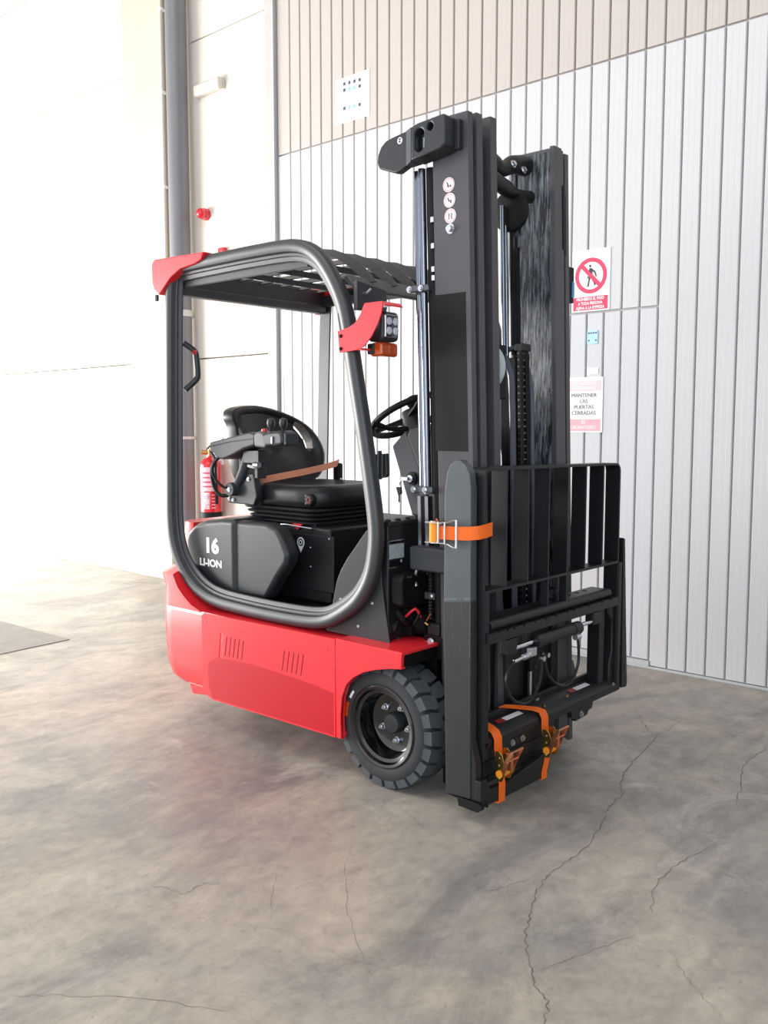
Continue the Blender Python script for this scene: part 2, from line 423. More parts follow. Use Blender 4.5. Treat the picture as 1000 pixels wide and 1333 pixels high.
# pipes on the wall
b = B(); b.cyl((-3.985, 1.575, 0.0), (-3.985, 1.575, 7.0), 0.081, 28)
pipe = tag(obj('downpipe', b, GREYPIPE, base=True), 'thick grey vertical downpipe on the pale wall left of the door', 'pipe')
for z in (1.20, 2.17):
    b = B(); b.cyl((-3.985, 1.575, z), (-3.985, 1.575, z+(0.05 if z > 2 else 0.022)), 0.086, 28); b.box(-4.01, -3.99, 1.63, 1.672, z, z+0.02)
    obj('pipe_collar', b, CONDUIT, pipe, bevel=0.002)
b = B(); b.cyl((-4.275, 1.642, 0.0), (-4.275, 1.642, 7.0), 0.013, 12)
con = tag(obj('conduit', b, CONDUIT, base=True), 'thin off-white cable conduit running up beside the thick grey downpipe', 'conduit')
for z in (1.4, 2.6, 3.24, 3.98, 4.62):
    b = B(); b.box(-4.294, -4.256, 1.626, 1.656, z-0.01, z+0.01); b.box(-4.285, -4.265, 1.65, 1.684, z-0.008, z+0.008)
    obj('clip', b, WHITE, con, bevel=0.002)

# emergency lamp on the wall
b = B(); b.box(-3.85, -3.52, 1.662, 1.68, 3.838, 3.922)
lamp = tag(obj('emergency_lamp', b, LAMPW, bevel=0.01), 'white oblong bulkhead lamp high on the pale wall beside the downpipe', 'lamp')
b = B(); b.box(-3.845, -3.525, 1.615, 1.670, 3.835, 3.925)
obj('diffuser', b, LAMPW, lamp, bevel=0.022, segs=4)
# red alarm sounder
b = B(); b.cyl((-3.77, 1.68, 2.95), (-3.77, 1.64, 2.95), 0.045, 24)
al = tag(obj('alarm_sounder', b, EXTRED, bevel=0.004), 'round red fire alarm sounder on the wall above the forklift roof', 'alarm')
b = B(); b.lathe([(0, 0.04), (0.02, 0.04), (0.045, 0.034), (0.058, 0.018), (0.06, 0.001)], (-3.77, 1.64, 2.95), (0.25, -1, 0), 24)
obj('alarm_dome', b, EXTRED, al)
b = B(); b.box(-3.60, -3.53, 1.64, 1.68, 2.56, 2.67)
cp = tag(obj('call_point', b, EXTRED, bevel=0.006), 'small red call point box showing just above the forklift guard tube', 'alarm button')
b = B(); b.box(-3.585, -3.545, 1.632, 1.64, 2.58, 2.62); obj('press_plate', b, WHITE, cp, bevel=0.002)

# fire extinguisher
ext = empty('fire_extinguisher', (-3.655, 1.575, 0.585), 'red fire extinguisher with white label hung low on the wall beside the grey pipe', 'extinguisher')
b = B(); b.lathe([(0, 0.075), (0.004, 0.082), (0.40, 0.082), (0.43, 0.070), (0.452, 0.045), (0.46, 0.025), (0.475, 0.022)], (-3.655, 1.575, 0.60), (0, 0, 1), 32)
obj('cylinder_body', b, EXTRED, ext, angle=50)
b = B(); b.lathe([(0, 0.07), (0.0, 0.086), (0.045, 0.086), (0.05, 0.083)], (-3.655, 1.575, 0.585), (0, 0, 1), 32); obj('foot_ring', b, DARK, ext)
def curved_label(name, r, a0, a1, z0, z1, m):
    b = B(); n = 14
    A = []
    for i in range(n+1):
        a = a0+(a1-a0)*i/n
        A.append([b.bm.verts.new((-3.655+r*math.cos(a), 1.575+r*math.sin(a), z)) for z in (z0, z1)])
    for i in range(n): b.face([A[i][0], A[i+1][0], A[i+1][1], A[i][1]])
    return obj(name, b, m, ext, angle=80)
a_c = math.atan2(-2.87-1.575, 2.11+3.655)
curved_label('label', 0.0828, a_c-1.15, a_c+0.75, 0.80, 0.985, mat('label_white_pink', (242, 200, 208), 0.4, noise=0.12, nscale=60))
curved_label('label', 0.0828, a_c-1.05, a_c-0.1, 0.66, 0.79, mat('label_print', (235, 190, 198), 0.4, noise=0.5, nscale=45))
for k in range(4): curved_label('print_line', 0.0834, a_c-0.9, a_c+0.3, 0.83+k*0.035, 0.842+k*0.035, PINK)
for k in range(5): curved_label('print_line', 0.0832, a_c+0.1, a_c+0.45, 0.665+k*0.025, 0.674+k*0.025, PALEPINK)
b = B(); b.cyl((-3.655, 1.575, 1.07), (-3.655, 1.575, 1.125), 0.017, 16); b.cyl((-3.67, 1.565, 1.10), (-3.70, 1.53, 1.10), 0.018, 16); obj('valve', b, BRASS, ext)
b = B(); b.tube([(-3.69, 1.575, 1.125), (-3.62, 1.55, 1.15), (-3.55, 1.52, 1.175)], 0.007, 8); b.tube([(-3.65, 1.57, 1.11), (-3.56, 1.53, 1.115)], 0.006, 8); obj('handle', b, DARK, ext)
b = B(); b.tube([(-3.62, 1.56, 1.10), (-3.56, 1.55, 1.05), (-3.555, 1.55, 0.95), (-3.56, 1.56, 0.82), (-3.57, 1.57, 0.70)], 0.012, 10, smooth=5); obj('hose', b, DARK, ext)
b = B(); b.box(-3.70, -3.61, 1.655, 1.68, 1.0, 1.22); obj('wall_bracket', b, WHITE, ext, bevel=0.003)
b = B(); b.cyl((-3.66, 1.672, 1.17), (-3.66, 1.68, 1.17), 0.11, 32); obj('backing_disc', b, PAPER, ext)

# signs on the door
def plate(name, x0, x1, z0, z1, label, cat='sign', m=PAPER, bev=0.012):
    b = B(); b.box(x0, x1, WY-0.004, WY+0.002, z0, z1)
    o = tag(obj(name, b, m), label, cat)
    q = o.modifiers.new('bevel', 'BEVEL'); q.width = bev; q.segments = 3; q.limit_method = 'NONE'; q.affect = 'EDGES'; q.width = 0.0015
    return o
s1 = plate('prohibition_sign', -0.525, -0.292, 1.93, 2.262, 'white door sign with red crossed circle over a walking figure')
YS = WY-0.0045
cx, cz = -0.408, 2.122
b = B(); b.lathe([(0, 0.074), (0, 0.096), (0.0012, 0.096), (0.0012, 0.074), (0, 0.074)], (cx, YS, cz), (0, -1, 0), 48, cap=False)
obj('prohibition_ring', b, PINK, s1, angle=80)
b = B(); b.box(-0.083, 0.083, -0.0022, 0, -0.0105, 0.0105, Matrix.Translation((cx, YS, cz)) @ Matrix.Rotation(math.radians(45), 4, 'Y'))
obj('prohibition_bar', b, PINK, s1)
b = B()
fig = [[(-0.014,0.052),(-0.006,0.060),(0.003,0.052),(-0.004,0.043)], [(-0.010,0.042),(0.008,0.038),(0.010,-0.006),(-0.012,-0.002)],
       [(0.004,0.038),(0.026,0.022),(0.036,-0.006),(0.030,-0.008),(0.020,0.014),(0.006,0.026)], [(-0.010,0.036),(-0.016,0.004),(-0.024,-0.014),(-0.019,-0.016),(-0.010,0.002),(-0.006,0.020)],
       [(-0.012,-0.002),(0.000,-0.006),(-0.008,-0.030),(-0.012,-0.056),(-0.026,-0.060),(-0.020,-0.052),(-0.016,-0.030)], [(0.000,-0.006),(0.011,-0.004),(0.018,-0.026),(0.032,-0.044),(0.030,-0.052),(0.018,-0.052),(0.020,-0.044),(0.008,-0.026)]]
for f in fig: b.prism([(cx+x, cz+z) for x, z in f], 'y', YS-0.0008, YS+0.0004)
obj('walking_figure', b, INK, s1)
b = B(); b.box(-0.513, -0.304, YS-0.0006, YS, 1.938, 2.010); obj('text_panel', b, PINK, s1)
for k, t in enumerate(('PROHIBIDO EL PASO', 'A TODA PERSONA', 'AJENA A LA EMPRESA')):
    text('lettering', t, 0.0225, WHITE, s1, onwall(-0.4085, YS-0.0008, 1.997-k*0.0235), sx=0.80 if k != 1 else 0.78, bold=0.0006)
s2 = plate('keep_closed_sign', -0.553, -0.320, 1.268, 1.573, 'faded pink and white door notice asking to keep doors closed')
b = B(); b.box(-0.542, -0.332, YS-0.0006, YS, 1.497, 1.553); obj('heading_band', b, PALEST, s2)
for k, t in enumerate(('POR RAZONES', 'DE SEGURIDAD')): text('lettering', t, 0.023, WHITE, s2, onwall(-0.437, YS-0.0008, 1.538-k*0.025), sx=0.95, bold=0.0006)
for k, t in enumerate(('MANTENER', 'LAS', 'PUERTAS', 'CERRADAS')): text('lettering', t, 0.031, GREYINK, s2, onwall(-0.436, YS-0.0008, 1.473-k*0.0325), sx=0.98)
b = B(); b.box(-0.545, -0.333, YS-0.0006, YS, 1.277, 1.342); obj('footer_band', b, PALEPINK, s2)
for k, t in enumerate(('ES', 'OBLIGATORIO')): text('lettering', t, 0.025, WHITE, s2, onwall(-0.437, YS-0.0008, 1.325-k*0.029), sx=0.95, bold=0.0006)
b = B(); b.box(-0.42, -0.352, WY-0.003, WY, 1.588, 1.622)
tag(obj('tape_strip', b, PAPER), 'short strip of white tape just above the faded pink notice', 'tape')
s3 = plate('door_notice', -2.357, -2.045, 3.325, 3.617, 'square white notice with rows of dark and teal squares high on the door', bev=0.01)
for r, (zz, cols) in enumerate(((3.575, 'PPPP'), (3.535, 'PTTP'), (3.418, 'PTTP'))):
    for k, ch in enumerate(cols):
        x = -2.272+k*0.0465; b = B(); b.box(x-0.0105, x+0.0105, YS-0.0007, YS, zz-0.0105-k*0.002, zz+0.0105-k*0.002)
        obj('printed_square', b, PURPLE if ch == 'P' else TEAL, s3)
s4 = plate('small_sticker', -0.424, -0.358, 1.752, 1.824, 'tiny pale blue square sticker between the two door signs', 'sticker', m=SKYB)
for k in range(4):
    for zz in (1.812, 1.772):
        if zz < 1.8 and k in (1, 2): continue
        x = -0.413+k*0.0145; b = B(); b.box(x-0.0045, x+0.0045, YS-0.0007, YS, zz-0.004, zz+0.004); obj('printed_square', b, PURPLE, s4)

# ------------------------------------------------------------------ the forklift
T = empty('forklift', (-0.5, 0, 0), 'red three-wheel electric forklift with black guard and tall black mast', 'forklift')

def flat(name, pts, ax, a0, a1, m, par, bevel=0.0, label=None, tilt=False):
    b = B(); b.prism(pts, ax, a0, a1); return obj(name, b, m, par, bevel=bevel, label=label, tilt=tilt)
def bolt(par, c, d, r=0.009, h=0.007, m=ZINC):
    b = B(); c = Vector(c); dd = Vector(d).normalized()
    b.cyl(c, c+dd*0.002, r*1.45, 14); b.hexa(c+dd*0.002, dd, r, h); return obj('bolt', b, m, par)

# --- chassis with counterweight, rounded at the rear
def plan(xr, xf, hw, R, z):
    p = []
    for sgn in (-1, 1):
        arc = []
        for k in range(9):
            a = PI/2*k/8
            arc.append((xr+R-R*math.sin(a), sgn*(hw-R+R*math.cos(a)), z))
        p.append(arc)
    return [(xf, -hw, z)] + p[0] + p[1][::-1] + [(xf, hw, z)]
lv = [(0.172, -1.30, 0.49, .13), (0.20, -1.335, 0.515, .145), (0.26, -1.358, 0.528, .15), (0.40, -1.368, 0.53, .15), (0.50, -1.365, 0.53, .15), (0.516, -1.362, 0.526, .15)]
b = B(); b.loft([plan(xr, -0.20, hw, R, z) for z, xr, hw, R in lv])
chassis = obj('chassis', b, RED, T, angle=30)
# upper counterweight, rising at the back under the guard tube
b = B(); rings = []
for z, xf in ((0.512, -1.00), (0.535, -1.075), (0.565, -1.125), (0.60, -1.17), (0.655, -1.205), (0.665, -1.21), (0.70, -1.228), (0.80, -1.25), (0.86, -1.262), (0.875, -1.268)):
    hw = 0.528 if z < 0.66 else (0.50 if z < 0.69 else 0.415)
    rings.append(plan(-1.36+(z-0.51)*0.10, xf if z < 0.69 else -1.20, hw, .13 if xf > -1.2 else 0.09, z))
b.loft(rings)
obj('counterweight', b, RED, T, angle=30)
flat('rear_foot', [(-1.145,0.18),(-1.119,0.13),(-1.02,0.142),(-0.985,0.165),(-0.975,0.18)], 'y', -0.50, -0.40, RED, chassis, bevel=0.006)
flat('rear_foot', [(-1.145,0.18),(-1.119,0.13),(-1.02,0.142),(-0.985,0.165),(-0.975,0.18)], 'y', 0.40, 0.50, RED, chassis, bevel=0.006)
for sg in (-1, 1):
    a, c = (-0.5318, -0.515) if sg < 0 else (0.515, 0.5318)
    pts = [(-1.00, 0.168), (-0.93, 0.148), (-0.204, 0.152), (-0.204, 0.524), (-0.985, 0.514), (-1.00, 0.50)]
    p = flat('side_panel', pts, 'y', a, c, RED, T)
    cb = B()
    for x0 in (-0.838, -0.486):
        for k in range(5):
            x = x0 + k*0.0265
            cb.prism([(x-0.010, 0.352), (x-0.004, 0.352), (x+0.0115, 0.436), (x+0.0055, 0.436)], 'y', min(sg*0.50, sg*0.56), max(sg*0.50, sg*0.56))
    for x, z in ((-0.957, 0.481), (-0.234, 0.481)):
        cb.cyl((x, sg*0.50, z), (x, sg*0.56, z), 0.0065, 12)
    cb.prism([(-0.888, 0.338), (-0.862, 0.335), (-0.846, 0.440), (-0.872, 0.447)], 'y', min(sg*0.527, sg*0.56), max(sg*0.527, sg*0.56))
    cut(p, cb)
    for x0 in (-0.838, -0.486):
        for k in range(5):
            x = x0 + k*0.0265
            flat('vent_slot_shade', [(x-0.010, 0.352), (x-0.004, 0.352), (x+0.0115, 0.436), (x+0.0055, 0.436)], 'y', min(sg*0.522, sg*0.5306), max(sg*0.522, sg*0.5306), VENT, p)  # dark red inserts carry the shade inside the slots as colour
    q = p.modifiers.new('bevel', 'BEVEL'); q.width = 0.0018; q.segments = 2; q.angle_limit = math.radians(50)
    # darker red sweep along the lower edge of the panel
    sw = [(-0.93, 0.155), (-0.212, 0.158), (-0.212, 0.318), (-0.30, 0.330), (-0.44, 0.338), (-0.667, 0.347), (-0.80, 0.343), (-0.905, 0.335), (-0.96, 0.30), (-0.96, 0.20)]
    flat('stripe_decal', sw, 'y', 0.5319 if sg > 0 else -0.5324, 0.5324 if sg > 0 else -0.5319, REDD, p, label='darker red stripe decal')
    # front fender with wheel arch
    arch = [(-0.175, 0.152), (-0.178, 0.235), (-0.170, 0.31), (-0.148, 0.362), (-0.110, 0.397), (-0.060, 0.424), (0.0, 0.444), (0.06, 0.458), (0.115, 0.466)]
    pts = [(-0.2005, 0.152)] + arch + [(0.118, 0.524), (-0.2005, 0.527)]
    f = flat('front_fender', pts, 'y', min(sg*0.531, sg*0.515), max(sg*0.531, sg*0.515), RED, T, bevel=0.003)
    # flange following the arch, and fender top
    b = B(); ring = []
    n = len(arch)
    for i, p in enumerate(arch):
        t = Vector(arch[min(i+1, n-1)])-Vector(arch[max(i-1, 0)]); t.normalize(); nn = Vector((-t.y, t.x))
        ring.append([(p[0], sg*0.528, p[1]), (p[0], sg*0.508, p[1]), (p[0]+nn.x*0.006, sg*0.508, p[1]+nn.y*0.006), (p[0]+nn.x*0.006, sg*0.528, p[1]+nn.y*0.006)])
    b.loft(ring); obj('arch_flange', b, RED, f)
    b = B(); b.box(-0.2005, 0.118, min(sg*0.53, sg*0.30), max(sg*0.53, sg*0.30), 0.512, 0.526); obj('fender_top', b, RED, f, bevel=0.004)
    b = B(); b.box(0.02, 0.113, min(sg*0.513, sg*0.33), max(sg*0.513, sg*0.33), 0.47, 0.512); obj('fender_front', b, DARK, f)
    b = B(); b.box(-0.235, -0.20, min(sg*0.50, sg*0.34), max(sg*0.50, sg*0.34), 0.15, 0.20); obj('fender_bracket', b, RED, f, bevel=0.003)
    b = B(); b.cyl((-0.19, sg*0.50, 0.165), (-0.19, sg*0.518, 0.165), 0.016, 18); obj('fender_bolt', b, RED, f, bevel=0.003)
    b = B(); b.box(-0.19, 0.114, min(sg*0.33, sg*0.30), max(sg*0.33, sg*0.30), 0.10, 0.51); obj('inner_fender', b, DARK, f)
# underbody
b = B(); b.box(-1.15, 0.10, -0.30, 0.30, 0.15, 0.50); obj('frame', b, DARK, T)

# --- wheels
def wheel(cx, y0, y1, cz, R, Rr, sg, name, parent, n_lug=22, single=False):
    """tyre with tread blocks; sg = side of the outer face"""
    yo, yi = (y0, y1)
    c = Vector((cx, yo, cz)); ax = (0, -sg, 0)     # distances run inwards from the outer face
    w = abs(y1-y0); Rb = R-0.019
    b = B()
    b.lathe([(0.012, Rr-0.002), (0.004, Rr+0.006), (0.0, Rr+0.018), (0.0, Rr+0.045), (0.006, Rb-0.012), (0.018, Rb), (w-0.018, Rb), (w-0.006, Rb-0.012), (w, Rr+0.03), (w-0.012, Rr)], c, ax, 64, cap=False)
    ty = obj(name, b, RUBBER, parent, angle=50)
    b = B()
    for row in (0, 1):
        for k in range(n_lug):
            a0 = 2*PI*(k+0.5*row)/n_lug; da = 2*PI/n_lug
            def P(f, d, r):        # f: fraction along the lug pitch, d: distance inwards
                a = a0+da*f
                return (cx+r*math.sin(a), yo - sg*d if row == 0 else yo - sg*(w-d), cz+r*math.cos(a))
            out = [(0.06, 0.004), (0.84, 0.004), (0.88, 0.026), (1.02, 0.050), (0.96, w*0.5-0.002), (0.22, w*0.5-0.002), (0.16, 0.052), (0.06, 0.028)]
            lo = [P(f, d, Rb-0.014 if d < 0.01 else Rb-0.002) for f, d in out]
            hi = [P(f+(0.012 if f < 0.5 else -0.012), max(d, 0.010), R-(0.004 if d < 0.01 else 0)) for f, d in out]
            b.loft([lo, hi])
            if single: obj('tread_block', b, TREAD, ty, angle=40); b = B()
    if not single: obj('tread', b, TREAD, ty, angle=40, kind='stuff')
    # dished rim
    b = B()
    b.lathe([(0.010, Rr+0.004), (0.0, Rr+0.008), (-0.003, Rr+0.003), (0.0, Rr-0.006), (0.012, Rr-0.012), (0.016, Rr-0.024), (0.035, Rr-0.030), (0.075, Rr-0.036), (0.080, Rr-0.045), (0.082, 0.045), (0.082, 0.0005)], c, ax, 56, cap=False)
    rim = obj('rim', b, RIM, ty, angle=30)
    b = B(); b.lathe([(0.084, 0.040), (0.060, 0.038), (0.052, 0.033), (0.050, 0.0005)], c, ax, 32, cap=False); obj('hub_cap', b, PLAST, ty)
    b = B()
    for k in range(5):
        a = 2*PI*k/5+0.5
        q = Vector((cx+0.066*math.sin(a), yo-sg*0.081, cz+0.066*math.cos(a)))
        b = B(); b.cyl(q, q+Vector((0, sg*0.004, 0)), 0.0125, 16); b.hexa(q, (0, sg, 0), 0.0095, 0.016); b.cyl(q, q+Vector((0, sg*0.024, 0)), 0.0045, 10)
        obj('wheel_nut', b, ZINC, ty)
    return ty
fw = wheel(-0.004, -0.50, -0.345, 0.2285, 0.2285, 0.143, -1, 'front_wheel', T, single=True)
def sidemark(a0, a1, r0, r1, m, nm):
    b = B(); n = 8; V = []
    for i in range(n+1):
        a = a0+(a1-a0)*i/n
        V.append([b.bm.verts.new((-0.004+r*math.sin(a), -0.5008, 0.2285+r*math.cos(a))) for r in (r0, r1)])
    for i in range(n): b.face([V[i][0], V[i+1][0], V[i+1][1], V[i][1]])
    obj(nm, b, m, fw)
sidemark(-1.55, -1.22, 0.166, 0.181, AMBER, 'orange_mark'); sidemark(-1.10, -0.90, 0.166, 0.176, WHITE, 'white_mark')
wheel(-0.004, 0.50, 0.345, 0.2285, 0.2285, 0.143, 1, 'front_wheel', T)
wheel(-1.10, -0.10, 0.05, 0.19, 0.19, 0.11, -1, 'rear_wheel', T, 18)

# --- battery cover
prof_r = [(-1.245,0.575),(-1.255,0.80),(-1.235,0.835),(-1.19,0.868),(-1.11,0.893),(-0.99,0.908),(-0.90,0.910),(-0.90,0.575)]
cov = flat('battery_cover', prof_r, 'y', -0.425, 0.42, PLAST, T, bevel=0.028)
cov.modifiers['bevel'].segments = 5
prof_f = [(-0.935,0.58),(-0.935,0.902),(-0.72,0.905),(-0.655,0.888),(-0.625,0.855),(-0.585,0.785),(-0.598,0.745),(-0.655,0.68),(-0.725,0.585)]
o = flat('cover_front', prof_f, 'y', -0.412, -0.335, PLAST, cov, bevel=0.022); o.modifiers['bevel'].segments = 4
text('lettering', '16', 0.088, WHITE, cov, onwall(-1.060, -0.4256, 0.781), depth=0.0006, sx=1.15, bold=0.0042)
text('lettering', 'LI-ION', 0.044, WHITE, cov, onwall(-1.068, -0.4256, 0.706), depth=0.0006, sx=1.22, bold=0.0016)
# seat deck and battery box
b = B(); b.box(-1.20, -0.50, -0.255, 0.42, 0.57, 0.885)
deck = obj('battery_box', b, BLACK, T, bevel=0.012)
b = B(); b.box(-0.775, -0.475, -0.262, -0.25, 0.62, 0.855); obj('box_panel', b, BLACK, deck, bevel=0.004)
for x, z in ((-0.73, 0.845), (-0.50, 0.845), (-0.61, 0.80), (-0.61, 0.72)): bolt(deck, (x, -0.262, z), (0, -1, 0), 0.003, 0.002)
b = B(); pin = [(0, -0.032)]
for k in range(13):
    a = math.radians(-35+250*k/12); pin.append((0.022*math.cos(a), 0.012+0.022*math.sin(a)))
b.prism([(-0.668+x, 0.805+z) for x, z in pin], 'y', -0.2632, -0.2622); dm = obj('pin_decal', b, WHITE, deck)
b = B(); b.cyl((-0.668, -0.2626, 0.817), (-0.668, -0.2638, 0.817), 0.016, 20); obj('pin_centre', b, DARK, deck)
b = B(); b.ring_tube((-0.668, -0.2638, 0.817), 0.0085, 0.0022, (0, 1, 0), 20, 6); obj('pin_ring', b, WHITE, deck)
flat('latch', [(-0.72,0.893),(-0.66,0.893),(-0.69,0.868)], 'y', -0.262, -0.255, RED, deck)
# step floor
b = B(); b.box(-0.95, -0.08, -0.435, 0.44, 0.540, 0.566); fl = obj('footwell_floor', b, DARK, T, bevel=0.004)
for k in range(7):
    b = B(); b.box(-0.48+k*0.055, -0.455+k*0.055, -0.40, 0.40, 0.566, 0.570); obj('floor_rib', b, BLACK, fl, bevel=0.001)
b = B(); b.box(-0.50, -0.06, 0.40, 0.44, 0.54, 0.93); obj('far_side_panel', b, BLACK, T, bevel=0.006)
# firewall / front cowl
b = B(); b.box(-0.075, -0.022, -0.442, 0.445, 0.527, 0.955)
cowl = obj('front_cowl', b, BLACK, T, bevel=0.008)
b = B(); b.box(-0.10, -0.012, -0.445, 0.445, 0.945, 0.962); obj('cowl_lip', b, BLACK, cowl, bevel=0.004)
for k in range(7):
    b = B(); b.lathe([(0, 0.012), (0.005, 0.011), (0.008, 0.0005)], (-0.035, -0.43+k*0.055, 0.962), (0, 0, 1), 12); obj('cowl_bolt', b, DARK, cowl)
b = B(); b.box(-0.022, -0.0205, -0.442, -0.352, 0.792, 0.893); dp = obj('data_plate', b, ZINC, cowl, label='rating plate with a grey printed table')
b = B(); b.box(-0.0205, -0.0200, -0.437, -0.357, 0.826, 0.878); obj('table_print', b, mat('plate_print_grey', (160, 178, 182), 0.5, noise=0.2, nscale=90), dp)
b = B(); b.box(-0.0205, -0.0200, -0.437, -0.357, 0.880, 0.890); obj('dark_print', b, DARK, dp)
b = B(); b.box(-0.0205, -0.0200, -0.437, -0.357, 0.796, 0.823); obj('dark_print', b, DARK, dp)
b = B(); b.cyl((-0.0200, -0.372, 0.815), (-0.0196, -0.372, 0.815), 0.006, 14); obj('seal_print', b, mat('plate_print_grey', (160, 178, 182)), dp)
# valve cover, hoses and tilt cylinder below the cowl
pts = [(-0.43, 0.66), (-0.435, 0.755), (-0.42, 0.775), (-0.30, 0.775), (-0.20, 0.775), (-0.19, 0.66), (-0.23, 0.648), (-0.40, 0.648)]
b = B(); b.prism(pts, 'x', -0.022, 0.035); vc = obj('valve_cover', b, DARK, T, bevel=0.012)
for y in (-0.40, -0.385, -0.29, -0.275):
    b = B(); b.cyl((0.03, y, 0.76), (0.038, y, 0.765), 0.004, 10); obj('screw', b, ZINC, vc)
b = B(); b.tube([(-0.0, -0.42, 0.64), (0.02, -0.40, 0.60), (0.01, -0.36, 0.585), (-0.01, -0.30, 0.61)], 0.010, 8, smooth=4); b.tube([(-0.0, -0.34, 0.655), (0.03, -0.33, 0.62), (0.01, -0.35, 0.57)], 0.008, 8, smooth=4)
b.box(-0.02, 0.02, -0.36, -0.20, 0.54, 0.64)
obj('hydraulic_pipes', b, DARK, T)
b = B(); b.tube([(0.0, -0.37, 0.61), (0.03, -0.35, 0.64), (0.03, -0.32, 0.60)], 0.005, 8, smooth=4); obj('red_hose_end', b, RED, T)
flat('steel_tab', [(-0.425, 0.585), (-0.395, 0.60), (-0.42, 0.56)], 'x', -0.018, -0.01, ZINC, T)
b = B(); b.cyl((-0.10, -0.31, 0.566), (-0.02, -0.31, 0.570), 0.034, 24); tc_ = obj('tilt_cylinder', b, DARK, T)
prof = []
for k in range(9): prof += [(k*0.009, 0.036), (k*0.009+0.0045, 0.029)]
b = B(); b.lathe(prof, (-0.012, -0.31, 0.571), (1, 0, 0.05), 28); obj('rubber_boot', b, DARK, tc_, angle=60)
b = B(); b.lathe([(0, 0.0385), (0.012, 0.0385)], (-0.026, -0.31, 0.570), (1, 0, 0.05), 28); obj('hose_clamp', b, STEEL, tc_)
b = B(); b.box(0.065, 0.125, -0.33, -0.29, 0.545, 0.592); obj('yoke', b, BLACK, tc_, bevel=0.008)
b = B(); b.tube([(0.07, -0.335, 0.60), (0.09, -0.335, 0.63)], 0.004, 8); b.tube([(0.065, -0.337, 0.592), (0.08, -0.337, 0.585)], 0.005, 8); obj('brass_fitting', b, BRASS, tc_)
bolt(tc_, (0.09, -0.335, 0.525), (0, -1, 0), 0.010, 0.008)
b = B(); b.box(0.05, 0.14, -0.33, -0.24, 0.46, 0.548); obj('pivot_block', b, DARK, T, bevel=0.006)
b = B(); b.tube([(0.04, -0.34, 0.50), (0.02, -0.36, 0.48), (-0.02, -0.38, 0.50), (-0.03, -0.38, 0.54)], 0.007, 8, smooth=5); obj('loose_hose', b, BLACK, T)
# gusset plates between guard and cowl
gus = [(-0.045, 0.735), (-0.005, 0.520), (-0.331, 0.523), (-0.300, 0.610), (-0.272, 0.720), (-0.25, 0.765), (-0.212, 0.817), (-0.118, 0.925), (-0.06, 0.93)]
for y0, y1 in ((-0.452, -0.444), (0.444, 0.452)):
    g = flat('gusset_plate', gus, 'y', y0, y1, PLAST2 if y0 > 0 else mat('gusset_satin', (52, 54, 57), 0.35, bump=0.2, bscale=400), T, bevel=0.002)
    if y0 < 0:
        for x, z in ((-0.25, 0.655), (-0.09, 0.66), (-0.16, 0.565), (-0.10, 0.86)): bolt(g, (x, y0, z), (0, -1, 0), 0.004, 0.003)

# --- overhead guard
OUT = [(-1.299,1.013),(-1.288,1.40),(-1.275,1.75),(-1.266,1.90),(-1.250,1.965),(-1.20,1.998),(-1.10,2.004),(-0.977,2.006),(-0.80,2.008),(-0.668,2.008),(-0.535,2.006),(-0.449,1.999),(-0.367,1.98),(-0.295,1.943),(-0.238,1.892),(-0.190,1.832),(-0.157,1.772),(-0.132,1.703),(-0.104,1.57),(-0.078,1.44),(-0.050,1.305),(-0.019,1.143),(0.004,1.01),(0.013,0.919),(0.006,0.835),(-0.012,0.762),(-0.045,0.698),(-0.098,0.636),(-0.175,0.583),(-0.262,0.546),(-0.36,0.530),(-0.50,0.524),(-0.68,0.523),(-0.865,0.528),(-0.95,0.534),(-1.03,0.549),(-1.115,0.582),(-1.19,0.635),(-1.252,0.712),(-1.288,0.80),(-1.300,0.90)]
def guard_loop(sg, yc, name):
    P = catmull([Vector((x-0.036*min(1, max(0, (x+0.45)/0.25)), 0, z)) for x, z in OUT], 4, True)
    n = len(P); rings = []
    # section: (inward, across) ; across is measured from the tube centre towards the cab
    sec = [(0.0,-0.012),(0.003,-0.019),(0.010,-0.025),(0.022,-0.028),(0.036,-0.026),(0.046,-0.019),(0.049,-0.010),(0.051,-0.004),(0.060,-0.003),(0.062,0.000),(0.0625,0.006),(0.068,0.008),(0.078,0.009),(0.080,0.012),(0.080,0.018),(0.078,0.020),(0.010,0.020),(0.003,0.016),(0.0,0.010)]
    for i in range(n):
        t = (P[(i+1) % n]-P[i-1]).normalized(); nn = Vector((t.z, 0, -t.x))
        # loop runs clockwise seen from -y : inward normal points to the cab centre
        c = Vector((-0.65, 0, 1.2))
        if nn.dot(c-P[i]) < 0: nn = -nn
        rings.append([P[i]+nn*a+Vector((0, yc - sg*w, 0)) for a, w in sec])
    b = B(); b.loft(rings, closed_rings=True, cap=False)
    return obj(name, b, GUARD, T, angle=28)
gl = guard_loop(-1, -0.472, 'guard_frame')
gr = guard_loop(1, 0.462, 'guard_frame')
b = B(); b.box(-1.275, -1.215, -0.45, 0.44, 1.90, 1.985); b.box(-1.262, -1.205, -0.45, 0.44, 1.868, 1.91)
rb = obj('rear_beam', b, GUARD, T, bevel=0.012)
b = B(); b.prism([(-0.215, 1.85), (-0.165, 1.80), (-0.160, 1.79), (-0.175, 1.785), (-0.235, 1.838)], 'y', -0.45, 0.44)
fb = obj('front_beam', b, GUARD, T, bevel=0.006)
